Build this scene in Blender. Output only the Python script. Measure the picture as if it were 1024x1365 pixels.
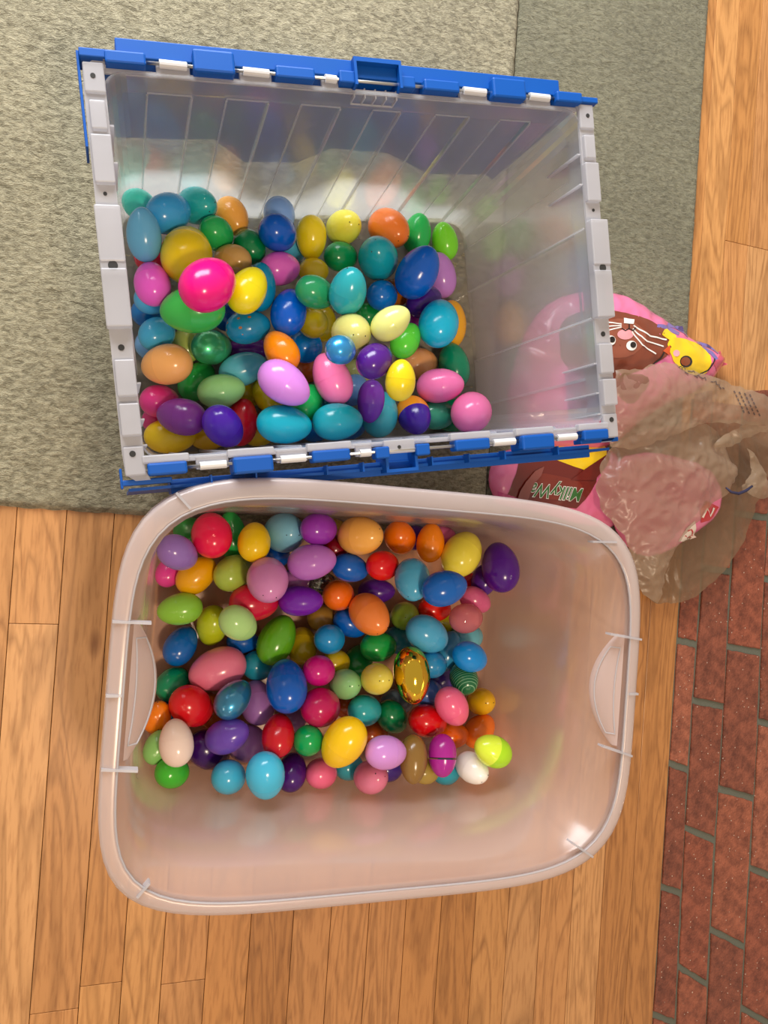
import bpy, bmesh, math, random
from mathutils import Vector, Matrix, noise
from mathutils.geometry import delaunay_2d_cdt
for o in list(bpy.data.objects): bpy.data.objects.remove(o)
S = bpy.context.scene; C = S.collection
random.seed(5)
# ------------------------------------------------------------------ camera (image 1024 x 1365)
F, PX, PY, H = 1025.0, 512.0, 682.5, 1.0855
d = Vector((153.7-PX, -(671.7-PY), -F)).normalized(); zc = -d
xc = (Vector((1,0,0))-zc*zc.x).normalized(); yc = zc.cross(xc)
RC = Matrix((xc, yc, zc))                       # camera -> world rotation
cam = bpy.data.objects.new('camera', bpy.data.cameras.new('camera')); C.objects.link(cam)
cam.data.sensor_fit = 'VERTICAL'; cam.data.sensor_height = 36; cam.data.lens = F/1365*36
cam.data.clip_start = .01
cam.matrix_world = Matrix.Translation((0,0,H)) @ RC.to_4x4()
S.camera = cam
# ------------------------------------------------------------------ light and exposure
w = bpy.data.worlds.new('room_light'); S.world = w; w.use_nodes = True
w.node_tree.nodes['Background'].inputs[0].default_value = (1.0, .86, .72, 1)
w.node_tree.nodes['Background'].inputs[1].default_value = .34
def area(name, loc, target, sx, sy, power, col):
    l = bpy.data.lights.new(name, 'AREA'); l.shape = 'RECTANGLE'; l.size = sx; l.size_y = sy; l.energy = power; l.color = col
    o = bpy.data.objects.new(name, l); C.objects.link(o); o.location = loc
    o.rotation_euler = (Vector(target)-Vector(loc)).to_track_quat('-Z','Y').to_euler(); return o
area('window_light', (-.15, 1.62, .98), (.25, .3, .05), 1.4, .9, 44, (.93, .97, 1.0))
area('ceiling_lamp', (.35, -.75, 2.3), (.3, -.1, 0), .26, .26, 17, (1.0, .78, .55))
S.view_settings.view_transform = 'Standard'; S.view_settings.look = 'None'
S.view_settings.gamma = 1; S.view_settings.use_curve_mapping = False
S.view_settings.exposure = .44
# ------------------------------------------------------------------ helpers
def at(px, py, z=0.0):
    c = Vector(((px-PX)/F, -(py-PY)/F, -1)); wv = RC @ c
    t = (z-H)/wv.z; return Vector((wv.x*t, wv.y*t, z))
def lin(h):
    f = lambda v: v/12.92 if v <= .04045 else ((v+.055)/1.055)**2.4
    return tuple(f(int(h[i:i+2],16)/255) for i in (0,2,4))+(1,)
def mat(name, col='888888', rough=.5, metal=0, **k):
    m = bpy.data.materials.new(name); m.use_nodes = True
    b = m.node_tree.nodes['Principled BSDF']
    b.inputs['Base Color'].default_value = lin(col); b.inputs['Roughness'].default_value = rough
    b.inputs['Metallic'].default_value = metal
    for a, v in k.items(): b.inputs[a.replace('_',' ')].default_value = v
    return m
def nd(m, t, **k):
    n = m.node_tree.nodes.new(t)
    for a, v in k.items():
        if a[0] == '_': n.inputs[a[1:].replace('_',' ')].default_value = v
        else: setattr(n, a, v)
    return n
def lk(m, a, b): m.node_tree.links.new(a, b)
def BS(m): return m.node_tree.nodes['Principled BSDF']
def link(o, parent=None, **k):
    C.objects.link(o)
    if parent: o.parent = parent
    for a, v in k.items(): o[a] = v
    return o
def empty(name, loc=(0,0,0), rz=0, **k):
    o = bpy.data.objects.new(name, None); o.location = loc; o.rotation_euler = (0,0,rz); o.empty_display_size = .02
    return link(o, None, **k)
def obj(name, bm, m, parent=None, smooth=False, **k):
    me = bpy.data.meshes.new(name); bmesh.ops.recalc_face_normals(bm, faces=bm.faces) if len(bm.faces) < 60000 else None
    bm.to_mesh(me); bm.free()
    for mm in (m if isinstance(m, (list,tuple)) else [m]): me.materials.append(mm)
    if smooth:
        for p in me.polygons: p.use_smooth = True
    return link(bpy.data.objects.new(name, me), parent, **k)
def box(bm, x0, x1, y0, y1, z0, z1, bev=0):
    b2 = bmesh.new(); v = bmesh.ops.create_cube(b2, size=1)['verts']
    for q in v: q.co = Vector((x0+(q.co.x+.5)*(x1-x0), y0+(q.co.y+.5)*(y1-y0), z0+(q.co.z+.5)*(z1-z0)))
    if bev: bmesh.ops.bevel(b2, geom=b2.edges[:], offset=bev, segments=2, affect='EDGES', profile=.5)
    me = bpy.data.meshes.new('t'); b2.to_mesh(me); b2.free(); bm.from_mesh(me); bpy.data.meshes.remove(me); return bm
def prism(bm, pts, z0, z1):
    a = [bm.verts.new((*p[:2], z0)) for p in pts]; b = [bm.verts.new((*p[:2], z1)) for p in pts]; n = len(pts)
    bm.faces.new(b); bm.faces.new(a[::-1])
    for i in range(n): bm.faces.new((a[i], a[(i+1)%n], b[(i+1)%n], b[i]))
def tube(bm, pts, r, seg=8, closed=False):
    pts = [Vector(p) for p in pts]; n = len(pts); rings = []
    for i, p in enumerate(pts):
        q0 = pts[(i-1)%n] if (closed or i) else p; q1 = pts[(i+1)%n] if (closed or i < n-1) else p
        t = (q1-q0).normalized(); up = Vector((0,0,1)) if abs(t.z) < .9 else Vector((1,0,0))
        a = t.cross(up).normalized(); b = t.cross(a)
        rr = r[i] if isinstance(r, list) else r
        rings.append([bm.verts.new(p+(a*math.cos(k*2*math.pi/seg)+b*math.sin(k*2*math.pi/seg))*rr) for k in range(seg)])
    for i in range(n if closed else n-1):
        A, B = rings[i], rings[(i+1)%n]
        for k in range(seg): bm.faces.new((A[k], A[(k+1)%seg], B[(k+1)%seg], B[k]))
    if not closed: bm.faces.new(rings[0][::-1]); bm.faces.new(rings[-1])
    return bm
def loft(bm, loops, cap=True):
    R_ = [[bm.verts.new(p) for p in L] for L in loops]; n = len(loops[0])
    for A, B in zip(R_, R_[1:]):
        for k in range(n): bm.faces.new((A[k], A[(k+1)%n], B[(k+1)%n], B[k]))
    if cap: bm.faces.new(R_[0][::-1])
    return bm
def solid(o, t, off=1):
    s = o.modifiers.new('thickness', 'SOLIDIFY'); s.thickness = t; s.offset = off; s.use_even_offset = False; return o
# ------------------------------------------------------------------ materials
def wood():
    m = mat('oak_plank', rough=.36, Coat_Weight=.25, Coat_Roughness=.25)
    tc = nd(m,'ShaderNodeTexCoord'); oi = nd(m,'ShaderNodeObjectInfo')
    off = nd(m,'ShaderNodeVectorMath', operation='SCALE'); cx = nd(m,'ShaderNodeCombineXYZ')
    lk(m, oi.outputs['Random'], cx.inputs[0]); lk(m, oi.outputs['Random'], cx.inputs[1]); lk(m, cx.outputs[0], off.inputs[0]); off.inputs['Scale'].default_value = 37
    ad = nd(m,'ShaderNodeVectorMath', operation='ADD'); lk(m, tc.outputs['Object'], ad.inputs[0]); lk(m, off.outputs[0], ad.inputs[1])
    mp = nd(m,'ShaderNodeMapping'); mp.inputs['Scale'].default_value = (1,.11,1); lk(m, ad.outputs[0], mp.inputs[0])
    n0 = nd(m,'ShaderNodeTexNoise', _Scale=16, _Detail=2, _Distortion=1.2); lk(m, mp.outputs[0], n0.inputs[0])
    wv = nd(m,'ShaderNodeMath', operation='MULTIPLY'); wv.inputs[1].default_value = 8; lk(m, n0.outputs[0], wv.inputs[0])
    fr = nd(m,'ShaderNodeMath', operation='PINGPONG'); fr.inputs[1].default_value = .5; lk(m, wv.outputs[0], fr.inputs[0])
    n1 = nd(m,'ShaderNodeTexNoise', _Scale=230, _Detail=3); lk(m, mp.outputs[0], n1.inputs[0])
    r = nd(m,'ShaderNodeValToRGB'); lk(m, fr.outputs[0], r.inputs[0])
    e = r.color_ramp.elements; e[0].position = 0; e[0].color = (.62,.58,.52,1); e[1].position = .32; e[1].color = (1,1,1,1)
    r2 = nd(m,'ShaderNodeValToRGB'); lk(m, n1.outputs[0], r2.inputs[0]); e = r2.color_ramp.elements
    e[0].position = .33; e[0].color = (.66,.58,.5,1); e[1].position = .52; e[1].color = (1,1,1,1)
    mx = nd(m,'ShaderNodeMix', data_type='RGBA', blend_type='MULTIPLY'); mx.inputs[0].default_value = .75
    lk(m, oi.outputs['Color'], mx.inputs[6]); lk(m, r.outputs[0], mx.inputs[7])
    m2 = nd(m,'ShaderNodeMix', data_type='RGBA', blend_type='MULTIPLY'); m2.inputs[0].default_value = .6
    lk(m, mx.outputs[2], m2.inputs[6]); lk(m, r2.outputs[0], m2.inputs[7])
    # a few knots
    mk = nd(m,'ShaderNodeMapping'); mk.inputs['Scale'].default_value = (1,.45,1); lk(m, ad.outputs[0], mk.inputs[0])
    vo = nd(m,'ShaderNodeTexVoronoi', _Scale=4.5); lk(m, mk.outputs[0], vo.inputs[0])
    r3 = nd(m,'ShaderNodeValToRGB'); lk(m, vo.outputs['Distance'], r3.inputs[0]); e = r3.color_ramp.elements
    e[0].position = .012; e[0].color = (.3,.18,.1,1); e[1].position = .05; e[1].color = (1,1,1,1)
    m3 = nd(m,'ShaderNodeMix', data_type='RGBA', blend_type='MULTIPLY'); m3.inputs[0].default_value = .8
    lk(m, m2.outputs[2], m3.inputs[6]); lk(m, r3.outputs[0], m3.inputs[7])
    lk(m, m3.outputs[2], BS(m).inputs['Base Color'])
    bp = nd(m,'ShaderNodeBump', _Strength=.12, _Distance=.0006); lk(m, n1.outputs[0], bp.inputs['Height']); lk(m, bp.outputs[0], BS(m).inputs['Normal'])
    return m
WOOD = wood()
def brickmat():
    m = mat('brick', rough=.5)
    tc = nd(m,'ShaderNodeTexCoord'); oi = nd(m,'ShaderNodeObjectInfo')
    n = nd(m,'ShaderNodeTexNoise', _Scale=38, _Detail=6, _Roughness=.7); lk(m, tc.outputs['Object'], n.inputs[0])
    r = nd(m,'ShaderNodeValToRGB'); lk(m, n.outputs[0], r.inputs[0]); e = r.color_ramp.elements
    e[0].position = .36; e[0].color = (.42,.34,.32,1); e[1].position = .62; e[1].color = (1.2,1.15,1.1,1)
    mx = nd(m,'ShaderNodeMix', data_type='RGBA', blend_type='MULTIPLY'); mx.inputs[0].default_value = .85
    lk(m, oi.outputs['Color'], mx.inputs[6]); lk(m, r.outputs[0], mx.inputs[7])
    vo = nd(m,'ShaderNodeTexVoronoi', _Scale=300); lk(m, tc.outputs['Object'], vo.inputs[0])
    vc = nd(m,'ShaderNodeSeparateColor'); lk(m, vo.outputs['Color'], vc.inputs[0])
    g = nd(m,'ShaderNodeMath', operation='GREATER_THAN'); g.inputs[1].default_value = .978; lk(m, vc.outputs[0], g.inputs[0])
    g2 = nd(m,'ShaderNodeMath', operation='LESS_THAN'); g2.inputs[1].default_value = .3; lk(m, vo.outputs['Distance'], g2.inputs[0])
    gg = nd(m,'ShaderNodeMath', operation='MULTIPLY'); lk(m, g.outputs[0], gg.inputs[0]); lk(m, g2.outputs[0], gg.inputs[1])
    m2 = nd(m,'ShaderNodeMix', data_type='RGBA'); lk(m, gg.outputs[0], m2.inputs[0]); lk(m, mx.outputs[2], m2.inputs[6]); m2.inputs[7].default_value = (.62,.46,.36,1)  # sparkle highlights painted into the brick colour as scattered pale specks
    lk(m, m2.outputs[2], BS(m).inputs['Base Color'])
    n2 = nd(m,'ShaderNodeTexNoise', _Scale=260, _Detail=4); lk(m, tc.outputs['Object'], n2.inputs[0])
    bp = nd(m,'ShaderNodeBump', _Strength=.8, _Distance=.0022); lk(m, n2.outputs[0], bp.inputs['Height']); lk(m, bp.outputs[0], BS(m).inputs['Normal'])
    return m
BRICK = brickmat()
MORTAR = mat('grey_mortar', '66685C', .9)
_n = nd(MORTAR,'ShaderNodeTexNoise', _Scale=300, _Detail=3); _b = nd(MORTAR,'ShaderNodeBump', _Strength=.6, _Distance=.001)
lk(MORTAR, _n.outputs[0], _b.inputs['Height']); lk(MORTAR, _b.outputs[0], BS(MORTAR).inputs['Normal'])
def rugmat(name, c1, c2):
    m = mat(name, rough=.95, Sheen_Weight=.2)
    g = nd(m,'ShaderNodeNewGeometry'); mp = nd(m,'ShaderNodeMapping'); mp.inputs['Rotation'].default_value = (0,0,.35); mp.inputs['Scale'].default_value = (1,2.2,1); lk(m, g.outputs['Position'], mp.inputs[0])
    n = nd(m,'ShaderNodeTexNoise', _Scale=95, _Detail=5, _Roughness=.65, _Distortion=.6); lk(m, mp.outputs[0], n.inputs[0])
    r = nd(m,'ShaderNodeValToRGB'); lk(m, n.outputs[0], r.inputs[0]); e = r.color_ramp.elements
    e[0].position = .36; e[0].color = lin(c1); e[1].position = .62; e[1].color = lin(c2)
    n3 = nd(m,'ShaderNodeTexNoise', _Scale=5, _Detail=2); lk(m, g.outputs['Position'], n3.inputs[0])
    r3 = nd(m,'ShaderNodeValToRGB'); lk(m, n3.outputs[0], r3.inputs[0]); e = r3.color_ramp.elements; e[0].position=.35; e[0].color=(.86,.86,.86,1); e[1].position=.65; e[1].color=(1,1,1,1)
    mx = nd(m,'ShaderNodeMix', data_type='RGBA', blend_type='MULTIPLY'); mx.inputs[0].default_value = 1
    lk(m, r.outputs[0], mx.inputs[6]); lk(m, r3.outputs[0], mx.inputs[7]); lk(m, mx.outputs[2], BS(m).inputs['Base Color'])
    n2 = nd(m,'ShaderNodeTexNoise', _Scale=420, _Detail=3); lk(m, mp.outputs[0], n2.inputs[0])
    ad = nd(m,'ShaderNodeMath', operation='ADD'); lk(m, n.outputs[0], ad.inputs[0]); lk(m, n2.outputs[0], ad.inputs[1])
    bp = nd(m,'ShaderNodeBump', _Strength=1.0, _Distance=.006); lk(m, ad.outputs[0], bp.inputs['Height']); lk(m, bp.outputs[0], BS(m).inputs['Normal'])
    return m
def frosted(name, col, transp, rough=.22, gl=.5, tl=.5, k0=.01):
    """milky translucent plastic: part of the light passes straight, part scatters through, part reflects"""
    m = bpy.data.materials.new(name); m.use_nodes = True; t = m.node_tree; t.nodes.clear()
    out = nd(m,'ShaderNodeOutputMaterial'); tr = nd(m,'ShaderNodeBsdfTransparent', _Color=(.97,.97,.97,1))
    df = nd(m,'ShaderNodeBsdfDiffuse', _Color=lin(col)); tn = nd(m,'ShaderNodeBsdfTranslucent', _Color=lin(col))
    gs = nd(m,'ShaderNodeBsdfGlossy', _Color=(1,1,1,1), _Roughness=rough)
    a = nd(m,'ShaderNodeMixShader', _Fac=tl); lk(m, df.outputs[0], a.inputs[1]); lk(m, tn.outputs[0], a.inputs[2])
    b = nd(m,'ShaderNodeMixShader', _Fac=transp); lk(m, a.outputs[0], b.inputs[1]); lk(m, tr.outputs[0], b.inputs[2])
    fr = nd(m,'ShaderNodeFresnel', _IOR=1.45); mu = nd(m,'ShaderNodeMath', operation='MULTIPLY_ADD'); mu.inputs[1].default_value = gl; mu.inputs[2].default_value = k0; lk(m, fr.outputs[0], mu.inputs[0])
    c = nd(m,'ShaderNodeMixShader'); lk(m, mu.outputs[0], c.inputs[0]); lk(m, b.outputs[0], c.inputs[1]); lk(m, gs.outputs[0], c.inputs[2])
    lk(m, c.outputs[0], out.inputs[0]); return m
TOTEP = frosted('clear_tote_plastic', 'F4F5F8', .70, .16, .5, .78)
RIMP = frosted('milky_rim_plastic', 'DAD8DC', .36, .3, .4, .4)
BINP = frosted('clear_bin_plastic', 'FCE2D6', .58, .19, .7, .70)
BINR = frosted('clear_bin_rim_plastic', 'F4E4E0', .52, .2, .5, .5)
RIBP = frosted('rib_plastic', 'F0F0F4', .72, .3, .4, .6)
GRIP = frosted('grip_plastic', 'F8E8E4', .4, .25, .5, .5)
BLUE = mat('blue_lid_plastic', '0450A6', .45, Specular_IOR_Level=.3)
STEEL = mat('steel_rod', 'C8C4BC', .3, 1); WHITEP = mat('white_hinge_plastic', 'D6D4D4', .4); HOLE = mat('dark_hole', '2A2826', .8)
# ------------------------------------------------------------------ floor
TH = -.0724; UB = Vector((math.cos(TH), math.sin(TH), 0)); VB = Vector((-UB.y, UB.x, 0))
def FB(x, y, z=0): return UB*x+VB*y+Vector((0,0,z))
bm = bmesh.new(); prism(bm, [FB(-.5,-1.3), FB(1.6,-1.3), FB(1.6,1.4), FB(-.5,1.4)], -.05, -.0105)
floor = obj('floor', bm, mat('subfloor','4A3018',.9), kind='structure')
SE = [-.354,-.295,-.236,-.177,-.118,-.0589,0,.0525,.104,.163,.222,.2835,.340,.399,.458,.517,.576,.635,.694,.753,.812,.871,.930,.981,1.0315,1.0905,1.149,1.208]
JT = {4:[-.162], 5:[-1.1,-.668], 6:[-.64], 23:[.537], 24:[.537,-.2], 8:[-.651]}
WC = ['C98D54','D09558','C08448','D29A62','C78A4E','CC9158','BC8046']
rw = random.Random(11)
for i,(a,b) in enumerate(zip(SE, SE[1:])):
    right = a >= .86
    lo, hi = (-1.25, -.0) if not right else ((-1.25, 1.35) if a < .92 else (.25, 1.35))
    js = sorted(JT.get(i, []) if i in JT else [-1.15+rw.uniform(0,.2)])
    js = [j for j in js if lo < j < hi]
    if i not in JT and js:
        if right: js.append(.05+rw.uniform(-.08,.08))
        js = [j for j in js if not (-.86 < j < -.6)] if not right else js
    if i == 24: js = [.537]
    ed = [lo]+js+[hi]
    for y0, y1 in zip(ed, ed[1:]):
        bm = bmesh.new(); L, W = y1-y0-.0006, b-a-.0007
        box(bm, -W/2, W/2, -L/2, L/2, -.010, 0, .0007)
        o = obj('plank', bm, WOOD, floor); c = FB((a+b)/2, (y0+y1)/2); o.location = c; o.rotation_euler = (0,0,TH)
        col = lin(rw.choice(WC)); v = rw.uniform(.95,1.06); o.color = (col[0]*v, col[1]*v, col[2]*v, 1)
# ------------------------------------------------------------------ brick hearth, flush with the boards
hearth = bpy.data.objects.new('hearth', None)
bm = bmesh.new(); prism(bm, [FB(.932,-1.3), FB(1.6,-1.3), FB(1.6,.248), FB(.932,.248)], -.0103, -.003)
hearth = obj('brick_hearth', bm, MORTAR, label='flush red brick hearth with grey mortar along the wooden floor', category='hearth')
def seam(pts):
    def f(y):
        p = sorted(pts, key=lambda q: q[1])
        if y <= p[0][1]: a_, b_ = p[0], p[1]
        elif y >= p[-1][1]: a_, b_ = p[-2], p[-1]
        else:
            for a_, b_ in zip(p, p[1:]):
                if a_[1] <= y <= b_[1]: break
        return a_[0]+(b_[0]-a_[0])*(y-a_[1])/(b_[1]-a_[1])
    return f
s0 = seam([(906,809),(870,1365)]); s1 = seam([(949,560),(934,800),(922,960),(912,1129),(902,1349)])
s2 = seam([(990,560),(974,767),(966,941),(953.5,1129),(943,1335)]); s3 = seam([(1034,560),(1019,767),(1010,996),(999,1175),(989,1345)])
s4 = seam([(1080,560),(1064,767),(1055,996),(1045,1175),(1036,1345)])
cols = [(s0,s1,[(520,516),(690,694),(854,859),(1018,1026),(1183,1191),(1353,1364),(1520,1535)]),
        (s1,s2,[(519,516),(585,588),(757,762),(934,942),(1104,1120),(1290,1312),(1470,1500)]),
        (s2,s3,[(517,514),(684,690),(862,870),(1052,1064),(1240,1262),(1425,1450)]),
        (s3,s4,[(515,511),(590,594),(772,779),(962,974),(1158,1174),(1345,1370),(1530,1560)])]
rb = random.Random(3)
for sl, sr, js in cols:
    for (l0,r0),(l1,r1) in zip(js, js[1:]):
        g = 4.6
        q = [at(sl(l1-g)+1.5, l1-g), at(sr(r1-g)-1.5, r1-g), at(sr(r0+g)-1.5, r0+g), at(sl(l0+g)+1.5, l0+g)]
        c = sum(q, Vector())/4; rings = []
        n = 7                                    # uneven clay edges
        out = []
        for k in range(4):
            A, B = q[k], q[(k+1)%4]
            for t in range(n): out.append(A.lerp(B, t/n)+Vector((rb.uniform(-1,1), rb.uniform(-1,1), 0))*.0009)
        bm = bmesh.new(); top = rb.uniform(-.0005,.0015)
        loft(bm, [[(p.x-c.x, p.y-c.y, -.006) for p in out], [(p.x-c.x, p.y-c.y, top-.0016) for p in out], [((p.x-c.x)*.975, (p.y-c.y)*.985, top) for p in out]])
        bm.verts.ensure_lookup_table(); bm.faces.new(bm.verts[-len(out):])
        o = obj('brick', bm, BRICK, hearth); o.location = c
        col = lin(rb.choice(['9C5A42','94523C','A26048','8A4E3A'])); o.color = col
# ------------------------------------------------------------------ rug
rug = empty('area_rug', FB(.3,.4), 0, label='sage green wool rug with a pale centre field and darker border', category='rug')
def rugpart(name, x0, x1, y0, y1, m, st, seed):
    bm = bmesh.new(); nx, ny = int((x1-x0)/st), int((y1-y0)/st); base = FB(.3,.4); g = []
    for j in range(ny+1):
        row = []
        for i in range(nx+1):
            x, y = x0+(x1-x0)*i/nx, y0+(y1-y0)*j/ny; e = min(i, nx-i, j, ny-j)
            p = FB(x, y); n = noise.noise(Vector((x*55+y*25, y*150-x*40, seed)))+.6*noise.noise(Vector((x*160, y*260, seed+9)))
            z = .0085+.0022*n
            if e == 0: z = .0006; p += UB*noise.noise(Vector((x*60, y*60, 5)))*.0015+VB*noise.noise(Vector((x*60, y*60, 8)))*.002
            if e == 1: z *= .75
            row.append(bm.verts.new((p.x-base.x, p.y-base.y, z)))
        g.append(row)
    for j in range(ny):
        for i in range(nx): bm.faces.new((g[j][i], g[j][i+1], g[j+1][i+1], g[j+1][i]))
    return obj(name, bm, m, rug, smooth=True)
rugpart('centre_field', -.32, .5455, -.013, 1.15, rugmat('pale_rug_pile','82785A','CBBF9C'), .0045, 1)
rugpart('border_strip', .5465, .9105, -.013, 1.15, rugmat('sage_rug_pile','716C50','9E987A'), .0045, 4)
# ------------------------------------------------------------------ blue-lidded tote
tote = empty('storage_tote', (.2704,.24636,.009), .0964, label='clear storage tote with open blue hinged lid halves on the rug', category='storage tote')
TZ = -.009
UBR = [-.222,-.178,-.143,-.099,-.064,-.020,.017,.050,.092,.135,.174,.215]
def toteloop(t, z, ribs=1.0):
    hx, hy, r = .249+.015*t, .161+.029*t, .022; hf = .158+.021*t; P = []
    def side(n, f):
        for k in range(n): P.append(f(k/(n-1)))
    def ribo(u): return (sum(1 for b in UBR if u > b) % 2)
    ul = sorted([b+s*.0012 for b in UBR for s in (-1,1)]+[-hx+r, hx-r])
    vl = sorted([b+s*.0015 for b in (-.051,.055,-.12,.12) for s in (-1,1)]+[-hf+r, hy-r])
    ribv = lambda v: .0035*ribs*(1 if (-.051 < v < .055) else (0 if abs(v) < .12 else 1))
    for u in ul: P.append((u, -hf-.004*ribs*ribo(u), z))
    for k in range(1,6): a = -math.pi/2+k*math.pi/12; P.append((hx-r+r*math.cos(a), -hf+r+r*math.sin(a), z))
    for v in vl: P.append((hx+ribv(v), v, z))
    for k in range(1,6): a = k*math.pi/12; P.append((hx-r+r*math.cos(a), hy-r+r*math.sin(a), z))
    for u in ul[::-1]: P.append((u, hy+.004*ribs*ribo(u), z))
    for k in range(1,6): a = math.pi/2+k*math.pi/12; P.append((-hx+r+r*math.cos(a), hy-r+r*math.sin(a), z))
    for v in vl[::-1]: P.append((-hx-ribv(v), v, z))
    for k in range(1,6): a = math.pi+k*math.pi/12; P.append((-hx+r+r*math.cos(a), -hf+r+r*math.sin(a), z))
    return P
bm = bmesh.new()
loft(bm, [toteloop(-.05,.0035+TZ+.006,0), toteloop(0,.008+TZ+.005,1), toteloop(.88,.276+TZ,1), toteloop(.89,.2775+TZ,0), toteloop(1,.306+TZ,0)])
body = solid(obj('tote_body', bm, TOTEP, tote), .0018, 1)
def wallrib(u0, v0, u1, v1, z0=.012, z1=.276):
    bm = bmesh.new(); tube(bm, [(u0,v0,z0+TZ),(u1,v1,z1+TZ)], .0011, 6); obj('wall_rib', bm, RIBP, body)
for b in UBR:
    wallrib(b, .160, b, .1855); wallrib(b, -.157, b, -.1755)
for b in (-.051,.055):
    for s in (-1,1): wallrib(s*.2485, b, s*.2615, b, .012, .30)
for a_, b_ in zip(UBR[::2], UBR[1::2]):
    for v in (.1868,-.1768):
        bm = bmesh.new(); tube(bm, [(a_,v,.2775+TZ),(b_,v,.2775+TZ)], .0011, 6); obj('wall_rib', bm, RIBP, body)
# end rims with stepped handle blocks
for s, nm in ((-1,'end_rim'), (1,'end_rim')):
    bm = bmesh.new()
    P = [(.262,-.190),(.262,.190),(.258,.199),(.272,.199),(.281,.192),(.282,.17),(.282,-.17),(.281,-.192),(.272,-.199),(.258,-.199)]
    P = [(s*x, y) for x, y in P]
    if s < 0: P = P[::-1]
    prism(bm, P, .303+TZ, .306+TZ)
    box(bm, *sorted((s*.2795, s*.2815)), -.17, .17, .262+TZ, .304+TZ)                      # outer skirt
    for v0, v1, w0, w1, h in ((-.118,-.083,.262,.2805,.312),(-.156,-.125,.262,.2805,.314),(.083,.128,.262,.2805,.313),(.133,.160,.264,.2785,.312),(-.053,.002,.2605,.284,.317),(.008,.061,.2605,.284,.317),(-.004,.012,.2605,.284,.3155)):
        box(bm, *sorted((s*w0, s*w1)), v0, v1, .304+TZ, h+TZ, .0014)
    for v in (-.165,-.14,-.105,.105,.14): box(bm, *sorted((s*.258, s*.2800)), v-.0008, v+.0008, .235+TZ, .304+TZ)
    box(bm, *sorted((s*.268, s*.2700)), -.165, -.105, .225+TZ, .304+TZ)
    for vv in (-.18,.182):
        box(bm, *sorted((s*.262, s*.2810)), vv-.014, vv+.014, .304+TZ, .3095+TZ, .0014)
    er = obj(nm, bm, RIMP, tote)
    for v, r in ((.183,.0024),(.0045,.0045),(-.0708,.003),(-.173,.003),(.0747,.0018)):
        bm = bmesh.new(); z = .3096 if abs(v) > .15 else (.3156 if abs(v) < .01 else .3062)
        bmesh.ops.create_cone(bm, cap_ends=True, segments=14, radius1=r, radius2=r, depth=.0008, matrix=Matrix.Translation((s*.2725, v, z+TZ)))
        obj('screw_hole', bm, HOLE, er)
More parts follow.
